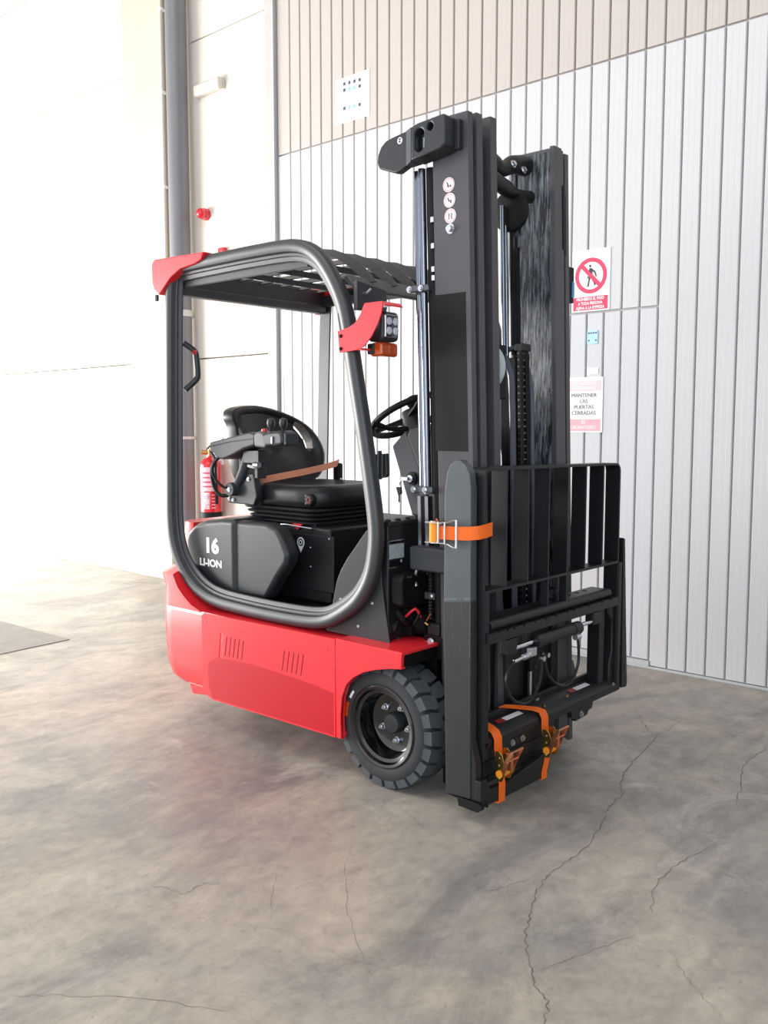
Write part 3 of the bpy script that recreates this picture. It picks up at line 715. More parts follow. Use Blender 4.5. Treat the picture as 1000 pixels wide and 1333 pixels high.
# sheet under the front beam with the lamp bracket on it
b = B(); b.prism([(-0.465, 1.82), (-0.305, 1.80), (-0.300, 1.74), (-0.305, 1.72), (-0.465, 1.715)], 'x', -0.168, -0.150)
gs = obj('front_sheet', b, GUARD, T, bevel=0.003)
b = B(); b.cyl((-0.150, -0.430, 1.777), (-0.135, -0.430, 1.777), 0.006, 10); b.tube([(-0.135, -0.430, 1.777), (-0.13, -0.415, 1.792)], 0.004, 8); obj('wing_screw', b, ZINC, gs)
# side rail plates and longitudinal roof slats
for y0, y1 in ((-0.447, -0.428), (0.418, 0.437)):
    b = B(); b.box(-1.22, -0.42, y0, y1, 1.90, 1.955); obj('side_rail', b, GUARD, T, bevel=0.003)
arcp = [(-1.215,1.965),(-0.60,1.968),(-0.50,1.966),(-0.42,1.955),(-0.35,1.932),(-0.29,1.898),(-0.24,1.862),(-0.20,1.825)]
top = [(-1.215,1.992),(-0.60,1.996),(-0.48,1.990),(-0.40,1.976),(-0.33,1.950),(-0.27,1.913),(-0.22,1.872),(-0.185,1.835)]
for k in range(7):
    y = -0.355+k*0.122
    # each slat is a plate leaning over to the side
    b = B(); r0 = []
    for (xa, za), (xb, zb) in zip(arcp, top):
        r0.append([(xa, y-0.012, za), (xb, y+0.030, zb), (xb, y+0.036, zb-0.002), (xa, y-0.006, za-0.002)])
    b.loft(r0); obj('roof_slat', b, GUARD, rb)
for x in (-1.00, -0.80, -0.60):
    b = B(); b.box(x-0.004, x+0.004, -0.43, 0.42, 1.940, 1.965); obj('cross_bar', b, PLAST2, rb, bevel=0.001)
# red corner caps
cap = [(-1.335, 2.005), (-1.334, 1.93), (-1.322, 1.893), (-1.285, 1.868), (-1.262, 1.885), (-1.20, 1.932), (-1.13, 1.962), (-1.03, 1.972), (-0.985, 1.985), (-0.968, 2.014), (-1.315, 2.022)]
for yc0, yc1 in ((-0.512, -0.44), (0.43, 0.50)):
    c = flat('corner_cap', cap, 'y', yc0, yc1, RED, T, bevel=0.005)
    c.modifiers['bevel'].segments = 3
b = B(); b.box(-1.318, -1.30, -0.51, -0.50, 1.845, 1.872); obj('cap_tab', b, DARK, T, bevel=0.003)
# grab handle on the rear post
b = B(); b.tube([(-1.215, -0.437, 1.665), (-1.19, -0.400, 1.63), (-1.185, -0.393, 1.60), (-1.185, -0.388, 1.53), (-1.19, -0.395, 1.505), (-1.215, -0.435, 1.46)], 0.0135, 10, smooth=5)
gh = obj('grab_handle', b, PLAST, T)
b = B(); b.cyl((-1.185, -0.402, 1.627), (-1.178, -0.408, 1.622), 0.010, 14); obj('horn_button', b, EXTRED, gh)

# lamp bracket, work lamp and indicator
brk = [(-0.205,1.640),(-0.150,1.650),(-0.118,1.664),(-0.094,1.690),(-0.075,1.725),(0.012,1.726),(0.006,1.69),(-0.010,1.655),(-0.040,1.612),(-0.078,1.578),(-0.120,1.568),(-0.196,1.563)]
lb = flat('lamp_bracket', brk, 'y', -0.5095, -0.504, RED, T, bevel=0.0012)
b = B(); b.prism([(-0.075,1.722),(0.005,1.722),(0.018,1.712),(0.018,1.716),(0.006,1.728),(-0.075,1.728)], 'y', -0.507, -0.41); obj('bracket_hood', b, RED, lb, bevel=0.001)
b = B(); b.box(-0.12, -0.09, -0.507, -0.43, 1.568, 1.575); obj('bracket_flange', b, RED, lb, bevel=0.001)
for z in (1.577, 1.622): bolt(lb, (-0.188, -0.5095, z), (0, -1, 0), 0.005, 0.004, DARK)
b = B(); b.box(-0.115, -0.035, -0.456, -0.362, 1.600, 1.706)
hl = obj('work_lamp', b, PLAST, T, bevel=0.018, segs=3); hl.modifiers['bevel'].segments = 4
b = B(); b.box(-0.040, -0.030, -0.448, -0.376, 1.612, 1.694); obj('lamp_bezel', b, STEEL, hl, bevel=0.010)
b = B(); b.box(-0.036, -0.0285, -0.444, -0.380, 1.616, 1.690); obj('lamp_lens', b, mat('lamp_reflector', (120, 124, 130), 0.15, metal=0.8), hl, bevel=0.008)
for y in (-0.429, -0.395):
    for z in (1.637, 1.670):
        b = B(); b.lathe([(0, 0.014), (0.004, 0.012), (0.006, 0.004), (0.0065, 0.0005)], (-0.0285, y, z), (1, 0, 0), 16); obj('led', b, LENS, hl)
b = B(); b.box(-0.105, -0.045, -0.450, -0.358, 1.548, 1.598); obj('indicator_lens', b, AMBER, T, bevel=0.012, segs=3)
b = B(); b.box(-0.110, -0.080, -0.456, -0.440, 1.556, 1.594); obj('indicator_base', b, PLAST, T, bevel=0.004)
b = B(); b.prism([(-0.244,1.708),(-0.222,1.716),(-0.200,1.70),(-0.182,1.59),(-0.186,1.566),(-0.214,1.566),(-0.222,1.59)], 'y', -0.475, -0.415); rl = obj('rear_lamp', b, PLAST, T, bevel=0.006)
for z in (1.61, 1.655): bolt(rl, (-0.208, -0.475, z), (0, -1, 0), 0.004, 0.003)

# --- seat
def rrect(x0, x1, y0, y1, R, z, n=6):
    p = []
    for cx, cy, a0 in ((x1-R, y1-R, 0), (x0+R, y1-R, 90), (x0+R, y0+R, 180), (x1-R, y0+R, 270)):
        for k in range(n+1):
            a = math.radians(a0+90*k/n); p.append((cx+R*math.cos(a), cy+R*math.sin(a), z))
    return p
b = B(); R = []
for z, e, rr in ((0.960, 0.020, .10), (0.968, 0.004, .12), (0.990, -0.004, .13), (1.020, -0.006, .14), (1.040, 0.0, .14), (1.052, 0.012, .13), (1.056, 0.030, .11), (1.044, 0.065, .09), (1.036, 0.12, .06)):
    R.append(rrect(-1.03+e, -0.56-e, -0.265+e, 0.185-e, rr, z))
b.loft(R); seat = obj('seat', b, VINYL, T, angle=80)
# backrest: shell with wings, facing forwards and leaning back
def backrest():
    yc = 0.0
    outl = [(-0.245,1.30),(-0.262,1.335),(-0.25,1.368),(-0.21,1.385),(-0.14,1.394),(-0.04,1.396),(0.06,1.378),(0.15,1.348),(0.225,1.30),(0.268,1.235),(0.282,1.165),(0.262,1.09),(0.215,1.045),(0.12,1.02),(-0.06,1.005),(-0.17,1.015),(-0.235,1.06),(-0.262,1.14),(-0.255,1.22)]
    P = catmull([Vector((0, y, z)) for y, z in outl], 3, True); c = Vector((0, 0.01, 1.20)); k = len(P)
    def xx(p, s):      # s: 1 at the rim, 0 in the middle; wings come forward
        return -1.105 - (p.z-1.0)*0.20 + 0.055*s*s*(abs(p.y-0.01)/0.27)**2
    b = B(); rings = []
    for s, d in ((1.0, -0.055), (1.02, -0.02), (1.0, 0.010), (0.95, 0.020), (0.88, 0.016), (0.82, 0.004), (0.6, 0.0), (0.35, 0.002), (0.12, 0.003)):
        rings.append([(xx(p, s)+d, c.y+(p.y-c.y)*s, c.z+(p.z-c.z)*s) for p in P])
    b.loft(rings[::-1])
    return obj('backrest', b, VINYL, seat, angle=60)
br = backrest()
cb = B()
hole = [(0.150,1.325),(0.185,1.31),(0.213,1.275),(0.230,1.235),(0.232,1.195),(0.215,1.178),(0.198,1.195),(0.190,1.235),(0.170,1.270),(0.148,1.295)]
cb.prism(hole, 'x', -1.35, -0.9); cut(br, cb)
cb = B(); cb.prism([(-0.235, 1.29), (-0.205, 1.305), (-0.185, 1.27), (-0.180, 1.22), (-0.195, 1.19), (-0.22, 1.19), (-0.232, 1.23)], 'x', -1.35, -0.9); cut(br, cb)
b = B(); b.box(-1.15, -1.05, -0.12, 0.12, 0.93, 1.06); obj('backrest_bracket', b, DARK, seat, bevel=0.01)
# bellows under the seat
b = B(); R = []
prof_b = []
for k in range(4):
    zc = 0.951-k*0.0185
    for q in range(5):
        t = -PI/2+PI*q/4
        prof_b.append((zc-0.0075*math.sin(t), 0.016-0.020*math.cos(t)))
    prof_b.append((zc-0.00925, 0.024))
for z, e in prof_b: R.append(rrect(-1.060+e+(0.957-z)*0.7, -0.575-e-(0.957-z)*0.3, -0.268+e+(0.957-z)*0.2, 0.185-e, .06, z))
b.loft(R); obj('suspension_bellows', b, mat('bellows_rubber', (44, 46, 48), 0.35), seat, angle=50)
b = B(); b.prism([(-1.0, 0.898), (-0.60, 0.898), (-0.60, 0.876), (-0.97, 0.876)], 'y', -0.24, 0.16); obj('seat_plate', b, DARK, seat, bevel=0.003)
b = B(); b.tube([(-0.80, -0.262, 0.882), (-0.74, -0.275, 0.888), (-0.66, -0.275, 0.884), (-0.60, -0.265, 0.880), (-0.62, -0.262, 0.876)], 0.0035, 8, smooth=4); obj('adjust_lever', b, ZINC, seat)
b = B(); b.lathe([(0, 0.026), (0.012, 0.024), (0.018, 0.018), (0.019, 0.0005)], (-0.595, -0.266, 1.000), (0, -1, 0), 24); kn = obj('weight_knob', b, DARK, seat)
b = B(); b.ring_tube((-0.595, -0.285, 1.000), 0.010, 0.002, (0, 1, 0), 16, 6); obj('knob_mark', b, mat('dull_red', (150, 40, 35), 0.5), kn)
for z in (0.985, 1.0, 1.015):
    b = B(); b.cyl((-0.628, -0.264, z), (-0.628, -0.270, z), 0.006, 12); obj('seat_button', b, PLAST2, seat)
# seat belt
def strap_mesh(path, wdir, w, th=0.0022):
    """flat band through path; wdir is the width direction"""
    b = B(); P = [Vector(p) for p in path]; Wd = [Vector(d).normalized()*w/2 for d in (wdir if isinstance(wdir, list) else [wdir]*len(P))]
    rings = []
    for i, p in enumerate(P):
        t = (P[min(i+1, len(P)-1)]-P[max(i-1, 0)]).normalized(); n = t.cross(Wd[i]).normalized()*th/2
        rings.append([p-Wd[i]-n, p+Wd[i]-n, p+Wd[i]+n, p-Wd[i]+n])
    return b.loft(rings)
b = strap_mesh([(-0.945, -0.255, 1.064), (-0.90, -0.16, 1.082), (-0.87, -0.05, 1.098), (-0.86, 0.06, 1.114), (-0.87, 0.15, 1.128), (-0.895, 0.20, 1.134)], [(0.15,0,1)]*6, 0.030)
obj('seat_belt', b, PEACH, seat)
b = B(); b.box(-0.92, -0.88, 0.185, 0.215, 1.03, 1.13); bb = obj('belt_buckle', b, DARK, seat, bevel=0.008)
b = B(); b.box(-0.885, -0.879, 0.192, 0.208, 1.045, 1.060); obj('buckle_label', b, WHITE, bb)
b = B(); b.box(-1.02, -0.90, -0.29, -0.24, 0.97, 1.055); obj('belt_reel', b, PLAST, seat, bevel=0.012)
# armrest with finger-tip controls
b = B(); b.prism([(-1.132,1.232),(-1.130,1.190),(-1.105,1.185),(-1.085,1.162),(-1.040,1.158),(-0.965,1.180),(-0.90,1.205),(-0.825,1.222),(-0.822,1.272),(-0.86,1.278),(-0.985,1.257)], 'y', -0.375, -0.275); ar = obj('armrest', b, PLAST2, seat, bevel=0.010)
b = B(); b.prism([(-1.131,1.215),(-0.985,1.238),(-0.822,1.252),(-0.822,1.249),(-0.985,1.234),(-1.131,1.211)], 'y', -0.3765, -0.2735); obj('armrest_seam', b, DARK, ar)
b = B(); b.prism([(-0.825,1.215),(-0.830,1.270),(-0.800,1.282),(-0.765,1.275),(-0.745,1.225),(-0.76,1.212)], 'y', -0.378, -0.282); obj('control_housing', b, mat('mid_grey_plastic', (92, 92, 96), 0.45), ar, bevel=0.010)
b = B(); b.prism([(-0.775,1.218),(-0.775,1.272),(-0.73,1.280),(-0.68,1.284),(-0.655,1.278),(-0.648,1.25),(-0.652,1.226),(-0.70,1.220)], 'y', -0.378, -0.285); hd = obj('control_head', b, PLAST, ar, bevel=0.014)
b = B(); b.cyl((-0.80, -0.34, 1.276), (-0.80, -0.34, 1.292), 0.013, 16); obj('red_button', b, EXTRED, ar, bevel=0.004)
for x, y in ((-0.765, -0.335), (-0.70, -0.325)):
    b = B(); b.lathe([(-0.02, 0.007), (0.0, 0.007), (0.010, 0.014), (0.026, 0.018), (0.040, 0.015), (0.046, 0.006), (0.047, 0.0005)], (x, y, 1.290), (0.0, 0, 1), 16); obj('mini_lever', b, PLAST, hd)
b = B(); b.box(-0.712, -0.704, -0.384, -0.376, 1.230, 1.260); obj('toggle', b, ZINC, hd, bevel=0.002)
b = B(); b.box(-0.652, -0.636, -0.370, -0.30, 1.225, 1.275); obj('head_end', b, PLAST2, hd, bevel=0.006)
# linkage under the armrest
b = B(); b.tube([(-0.925, -0.325, 1.178), (-0.96, -0.325, 1.11), (-1.005, -0.325, 1.045), (-1.025, -0.325, 1.025)], [0.024, 0.020, 0.017, 0.018], 10); obj('arm_link', b, PLAST2, ar)
b = B(); b.cyl((-1.022, -0.30, 1.028), (-1.022, -0.355, 1.028), 0.030, 22); jt = obj('pivot_disc', b, PLAST2, ar, bevel=0.004)
bolt(jt, (-1.022, -0.355, 1.028), (0, -1, 0), 0.006, 0.004)
b = B(); b.prism([(-1.075,0.965),(-1.085,1.00),(-1.05,1.02),(-0.99,1.045),(-0.93,1.10),(-0.90,1.10),(-0.88,1.0),(-0.90,0.962)], 'y', -0.32, -0.285); pl = obj('link_plate', b, PLAST, ar, bevel=0.006)
for x, z in ((-1.06, 0.985), (-1.035, 0.98), (-0.985, 1.10), (-0.93, 1.075)): bolt(pl, (x, -0.322, z), (0, -1, 0), 0.0055, 0.004)
for q in ((-1.02, -1.005, -0.30, -0.28, 1.04, 1.18), (-0.93, -0.83, -0.35, -0.29, 1.145, 1.20), (-0.88, -0.86, -0.33, -0.28, 1.08, 1.16)):
    b = B(); b.box(*q); obj('link_bracket', b, PLAST, ar, bevel=0.003)
b = B(); b.tube([(-0.90, -0.345, 1.135), (-0.86, -0.348, 1.13), (-0.83, -0.345, 1.135)], 0.008, 8); b.cyl((-0.855, -0.35, 1.14), (-0.825, -0.35, 1.14), 0.012, 14); obj('adjust_screw', b, ZINC, ar)
b = B(); b.tube([(-1.075, -0.35, 1.175), (-1.12, -0.36, 1.14), (-1.135, -0.36, 1.09), (-1.115, -0.36, 1.03), (-1.08, -0.355, 1.0), (-1.05, -0.34, 1.0)], 0.0085, 8, smooth=6)
b.tube([(-1.08, -0.36, 1.17), (-1.115, -0.37, 1.12), (-1.10, -0.37, 1.075), (-1.06, -0.36, 1.04), (-1.03, -0.35, 1.035)], 0.006, 8, smooth=6); obj('control_cable', b, DARK, ar)

# --- steering column and wheel
b = B(); b.prism([(-0.318,1.222),(-0.210,0.945),(-0.135,0.945),(-0.130,1.05),(-0.200,1.22),(-0.245,1.288),(-0.27,1.265)], 'y', -0.085, 0.08)
colm = obj('steering_column', b, PLAST2, T, bevel=0.010)
b = B(); b.prism([(-0.238,1.262),(-0.145,1.065),(-0.10,0.98),(-0.04,0.98),(-0.04,1.17),(-0.09,1.27),(-0.16,1.315),(-0.22,1.30)], 'y', -0.096, 0.10); obj('column_cowl', b, VINYL, colm, bevel=0.018)
prof = [(0, 0.050)]
for k in range(5): prof += [(0.004+k*0.010, 0.054), (0.009+k*0.010, 0.048)]
prof += [(0.056, 0.04)]
wax = Vector((-0.50, 0, 0.866))
Wc = Vector((-0.292, 0.0, 1.345))
b = B(); b.lathe(prof, Wc - wax*0.125 + Vector((0.005, 0, 0)), wax, 24); obj('column_gaiter', b, DARK, colm, angle=15)
b = B(); b.lathe([(-0.07, 0.045), (-0.03, 0.048), (0.0, 0.042), (0.018, 0.036), (0.022, 0.0005)], Wc, wax, 24); swh = obj('steering_hub', b, PLAST, colm)
b = B(); b.ring_tube(Wc, 0.165, 0.0135, wax, 48, 10)
sw = obj('steering_wheel', b, DARK, colm)
up = Vector((0.866, 0, 0.50)); sd = Vector((0, 1, 0))
for ang in (100, 215, 335):
    a = math.radians(ang); d = up*math.cos(a)+sd*math.sin(a); q = d.cross(wax)
    b = B(); rr = []
    for t, w_, h_ in ((0.03, 0.030, -0.012), (0.09, 0.020, -0.006), (0.16, 0.020, 0.0)):
        c = Wc + d*t + wax*h_; rr.append([c+q*w_+wax*0.006, c-q*w_+wax*0.006, c-q*w_-wax*0.006, c+q*w_-wax*0.006])
    b.loft(rr); obj('spoke', b, DARK, colm, bevel=0.004)
b = B(); kd = up*math.cos(math.radians(60))+sd*math.sin(math.radians(60)); 
b.lathe([(-0.01, 0.012), (0.02, 0.012), (0.03, 0.026), (0.05, 0.032), (0.068, 0.024), (0.072, 0.0005)], Wc + up*0.03 + sd*(0.02), wax, 20); obj('column_pod', b, DARK, colm)
b = B(); b.tube([Wc-wax*0.06+Vector((0,-0.03,0)), Wc-wax*0.05+Vector((-0.04,-0.10,-0.01)), Wc-wax*0.035+Vector((-0.07,-0.17,0.0))], [0.010, 0.010, 0.013], 10, smooth=4); obj('direction_lever', b, DARK, colm)
b = B(); b.cyl((-0.205, -0.086, 1.095), (-0.205, -0.094, 1.095), 0.026, 24); ks = obj('key_switch', b, DARK, colm, bevel=0.002)
b = B(); b.lathe([(0, 0.017), (0.012, 0.014), (0.013, 0.0005)], (-0.205, -0.094, 1.095), (0, -1, 0), 20); obj('key_barrel', b, STEEL, ks)
b = B(); b.box(-0.235, -0.200, -0.125, -0.108, 1.088, 1.102); b.tube([(-0.238, -0.117, 1.092), (-0.25, -0.117, 1.07), (-0.245, -0.117, 1.055)], 0.003, 6); obj('key', b, STEEL, ks)
b = B(); b.prism([(-0.262, 1.06), (-0.238, 1.062), (-0.235, 1.035), (-0.25, 1.028)], 'y', -0.122, -0.114); b.box(-0.251, -0.246, -0.120, -0.116, 1.0, 1.03); obj('key_fob', b, DARK, ks)
# display / coat hook behind the post
b = B(); b.box(-0.475, -0.45, -0.045, 0.02, 1.085, 1.185); ds = obj('display_back', b, PLAST, T, bevel=0.006)
b = B(); b.prism([(-0.45, 1.185), (-0.395, 1.19), (-0.39, 1.10), (-0.40, 1.09), (-0.455, 1.08)], 'y', -0.03, -0.01); obj('display', b, PLAST, ds, bevel=0.004)
b = B(); b.box(-0.435, -0.428, -0.04, -0.02, 1.08, 1.20); b.box(-0.41, -0.405, -0.04, -0.02, 1.095, 1.185); obj('display_arm', b, PLAST2, ds)
b = B(); b.prism([(-0.52,1.18),(-0.49,1.10),(-0.48,1.10),(-0.505,1.185)], 'y', -0.03, -0.02); obj('display_fin', b, PLAST2, ds)

# ------------------------------------------------------------------ mast
ZB, ZT = 0.04, 2.352
def mprism(name, pts, z0, z1, m=MAST, par=None, bevel=0.002, label=None):
    b = B()
    # several levels so that the slight lean stays straight
    b.loft([[(x, y, z) for x, y in pts] for z in (z0, z1)])
    return obj(name, b, m, par or T, bevel=bevel, tilt=True, label=label)
def rect(x0, x1, y0, y1): return [(x0, y0), (x1, y0), (x1, y1), (x0, y1)]
XF = 0.265
for sg in (-1, 1):
    def R2(x0, x1, ya, yb): return rect(x0, x1, min(sg*ya, sg*yb), max(sg*ya, sg*yb))
    dz = 0 if sg < 0 else -0.004
    # outer channel: web plus front and rear flange
    ch = [(0.112, sg*0.328), (XF, sg*0.328), (XF, sg*0.300), (XF-0.018, sg*0.300), (XF-0.018, sg*0.312), (0.130, sg*0.312), (0.130, sg*0.285), (0.112, sg*0.285)]
    om = mprism('outer_mast', ch, ZB, ZT+dz)
    ch = [(0.135, sg*0.283), (XF+0.004, sg*0.283), (XF+0.004, sg*0.250), (XF-0.014, sg*0.250), (XF-0.014, sg*0.262), (0.150, sg*0.262), (0.150, sg*0.24), (0.135, sg*0.24)]
    mm = mprism('middle_mast', ch, ZB+0.03, ZT+0.004+dz)
    y_out = 0.205 if sg < 0 else 0.268
    if sg > 0: ch = [(0.078, 0.268), (XF+0.006, 0.268), (XF+0.006, 0.212), (XF-0.014, 0.212), (XF-0.014, 0.232), (0.078, 0.232)]
    else: ch = [(0.085, sg*y_out), (XF+0.006, sg*y_out), (XF+0.006, sg*(0.168 if sg < 0 else 0.212)), (XF-0.014, sg*(0.168 if sg < 0 else 0.212)), (XF-0.014, sg*(0.190 if sg < 0 else 0.232)), (0.100, sg*(0.190 if sg < 0 else 0.232)), (0.100, sg*(0.160 if sg < 0 else 0.200)), (0.085, sg*(0.160 if sg < 0 else 0.200))]
    im = mprism('inner_mast', ch, ZB+0.05, ZT+0.010+dz)
    # dark filler webs between the channels
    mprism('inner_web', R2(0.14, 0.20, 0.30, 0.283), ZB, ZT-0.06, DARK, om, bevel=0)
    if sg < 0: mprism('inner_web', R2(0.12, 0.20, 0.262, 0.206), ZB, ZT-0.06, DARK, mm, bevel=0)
    # mast rollers at the top
    for y, x, par in ((0.303, 0.215, om), (0.252, 0.225, mm)):
        b = B(); b.cyl((x, sg*(y-0.012), 2.265), (x, sg*(y+0.012), 2.265), 0.038, 24); obj('mast_roller', b, RIM, par, bevel=0.003, tilt=True)
# greased inner face of the far inner channel
b = B(); b.box(0.090, 0.250, 0.2295, 0.2318, 0.10, 2.345); obj('greased_track', b, GREASE, im, tilt=True, label='track face streaked with grease')
b = B(); b.box(0.070, 0.090, 0.222, 0.2318, 0.10, 2.345); obj('greased_edge', b, GREASE, im, tilt=True)
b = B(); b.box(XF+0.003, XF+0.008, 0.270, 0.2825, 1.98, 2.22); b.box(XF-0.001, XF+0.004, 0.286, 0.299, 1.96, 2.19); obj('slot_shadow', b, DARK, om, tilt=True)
# cross members
def mbox(name, x0, x1, y0, y1, z0, z1, m=MAST, par=None, bevel=0.004):
    b = B(); b.box(x0, x1, y0, y1, z0, z1); return obj(name, b, m, par or T, bevel=bevel, tilt=True)
b = B(); b.tube([(0.15, -0.20, 2.315), (0.15, -0.05, 2.275), (0.15, 0.03, 2.255), (0.15, 0.12, 2.29), (0.15, 0.20, 2.30)], [0.040, 0.034, 0.030, 0.034, 0.038], 14, smooth=4)
tm = obj('top_crossmember', b, BLACK, T, tilt=True)
b = B(); b.tube([(0.17, -0.20, 2.22), (0.17, -0.03, 2.195), (0.17, 0.10, 2.17), (0.17, 0.20, 2.18)], [0.034, 0.030, 0.024, 0.024], 14, smooth=4); obj('chain_beam', b, BLACK, T, tilt=True)
for y in (0.03, 0.10): bolt(tm, (0.175, y, 2.265-0.1*y), (1, 0, 0.3), 0.010, 0.008)
mbox('lower_crossmember', 0.12, 0.17, -0.30, 0.30, 0.10, 0.24, DARK)
mbox('middle_crossmember', 0.10, 0.135, -0.30, 0.30, 0.62, 0.74, DARK)
mbox('rear_crossmember', 0.085, 0.11, -0.30, 0.30, 1.06, 1.15, DARK)
# free-lift cylinder, sheave, chain and hoses in the middle
b = B(); b.cyl((0.115, -0.03, 0.10), (0.115, -0.03, 1.30), 0.042, 24); fc = obj('lift_cylinder', b, BLACK, T, tilt=True)
b = B(); b.cyl((0.135, 0.062, 1.45), (0.135, 0.062, 2.13), 0.009, 16); obj('piston_rod', b, TUBEM, fc, tilt=True)
b = B(); b.cyl((0.135, 0.082, 1.45), (0.135, 0.082, 2.13), 0.008, 16); obj('piston_rod', b, TUBEM, fc, tilt=True)
b = B(); b.lathe([(-0.02, 0.072), (-0.012, 0.085), (0.012, 0.085), (0.02, 0.072)], (0.15, -0.078, 1.52), (0.15, 1, 0), 32); sh = obj('hose_sheave', b, mat('pale_nylon', (200, 210, 215), 0.4), T, tilt=True)
b = B(); b.lathe([(-0.02, 0.05), (-0.012, 0.075), (0.012, 0.075), (0.02, 0.05)], (0.15, 0.095, 2.11), (0, 1, 0), 32); obj('top_sheave', b, DARK, T, tilt=True)
for nm, y0, r in (('hydraulic_hose', 0.006, 0.0075), ('hydraulic_hose', 0.022, 0.0075), ('hydraulic_hose', 0.150, 0.009)):
    pts = [(0.20, y0, 0.50), (0.20, y0, 1.0), (0.20, y0, 1.42), (0.19, y0-0.004 if y0 < 0.1 else y0-0.01, 1.52), (0.17, y0-0.03, 1.585), (0.15, y0-0.055, 1.60), (0.12, y0-0.06, 1.58)]
    b = B(); b.tube(pts, r, 8, smooth=4); obj(nm, b, mat('sheathed_hose', (96, 98, 112), 0.25), T, tilt=True)
def chain(x, yc, z0, z1, w, name='lift_chain'):
    b = B(); k = 0; z = z0
    while z < z1:
        for s in (-1, 1):
            for q in ((0.30, 0.5) if k % 2 else (0.42, 0.18)):
                y = yc+s*w*q
                b.box(x-0.006, x+0.007, y-0.0018, y+0.0018, z-0.0065, z+0.0185)
        z += 0.0125; k += 1
    o = obj(name, b, mat('chain_steel', (42, 42, 45), 0.35, metal=0.5), T, tilt=True, kind='stuff')
    b = B(); z = z0
    while z < z1:
        b.cyl((x, yc-w*0.54, z+0.006), (x, yc+w*0.54, z+0.006), 0.0036, 6); z += 0.025
    obj('chain_pins', b, mat('chain_pin_steel', (165, 165, 170), 0.3, metal=0.9), o, tilt=True, kind='stuff')
    return o
c1 = chain(0.20, 0.092, 0.62, 1.58, 0.062)
c2 = chain(0.15, 0.112, 1.58, 2.13, 0.026)
b = B(); b.box(0.18, 0.215, 0.064, 0.125, 1.585, 1.612); obj('chain_anchor', b, BLACK, c1, bevel=0.003, tilt=True)
mbox('hose_guide', 0.12, 0.19, 0.055, 0.132, 0.45, 1.56, DARK)
b = B(); b.box(0.15, 0.20, -0.105, -0.02, 1.40, 1.60); obj('sheave_bracket', b, DARK, sh, bevel=0.006, tilt=True)
for y, z in ((0.128, 2.0), (0.155, 1.99), (0.138, 2.045)):
    b = B(); b.box(0.16, 0.172, y-0.008, y+0.008, z-0.02, z+0.02); obj('anchor_nut', b, ZINC, c2, tilt=True)
b = B(); b.cyl((0.13, 0.150, 1.25), (0.13, 0.150, 1.99), 0.020, 14); obj('side_rod', b, BLACK, fc, tilt=True)

# rear side: lift cylinders along the near outer channel
b = B(); b.cyl((0.022, -0.30, 1.06), (0.022, -0.30, 2.20), 0.0155, 18)
lc = obj('side_lift_tube', b, TUBEM, T, tilt=True, label='bright vertical hydraulic tube')
b = B(); b.cyl((0.055, -0.318, 1.06), (0.055, -0.318, 2.20), 0.0135, 18); obj('side_tube', b, TUBEM, lc, tilt=True)
b = B(); b.cyl((0.086, -0.300, 0.50), (0.086, -0.300, 2.20), 0.020, 18); obj('side_cylinder', b, DARK, lc, tilt=True)
for z in (1.785, 1.075):
    b = B(); b.box(0.0, 0.095, -0.345, -0.285, z-0.012, z+0.012); cl = obj('tube_clamp', b, mat('clamp_grey', (100, 104, 110), 0.35, metal=0.6), lc, bevel=0.006, tilt=True)
    for x in (0.010, 0.062): bolt(cl, (x+(1.2-z)*0.03, -0.345, z), (0, -1, 0), 0.008, 0.006)
for z in (2.02, 1.93, 1.85, 1.82):
    b = B(); b.box(0.098, 0.112, -0.330, -0.320, z-0.012, z+0.008); obj('clip', b, ZINC, lc, bevel=0.002, tilt=True)
b = B(); b.box(0.012, 0.026, -0.325, -0.30, 0.86, 1.05); b.box(0.045, 0.060, -0.325, -0.30, 0.86, 1.05); obj('tube_end', b, ZINC, lc, tilt=True)
# corrugated hoses below
for x in (0.060, 0.092):
    prof = []
    for k in range(22): prof += [(k*0.012, 0.011), (k*0.012+0.006, 0.008)]
    b = B(); b.lathe(prof, (x, -0.30, 0.60), (0, 0, 1), 14); ch_ = obj('corrugated_hose', b, BLACK, lc, angle=20)
b = B(); b.box(0.045, 0.105, -0.318, -0.300, 0.675, 0.70); hc = obj('hose_bracket', b, mat('clamp_grey', (100, 104, 110)), lc, bevel=0.002)
bolt(hc, (0.075, -0.318, 0.688), (0, -1, 0), 0.007, 0.005)
b = B(); b.box(0.005, 0.20, -0.372, -0.30, 0.785, 0.872); obj('junction_box', b, PLAST2, T, bevel=0.010, tilt=True)
b = B(); b.tube([(0.035, -0.35, 0.785), (0.028, -0.352, 0.75), (0.036, -0.352, 0.725)], 0.006, 8, smooth=4); obj('cable_loop', b, ZINC, T)

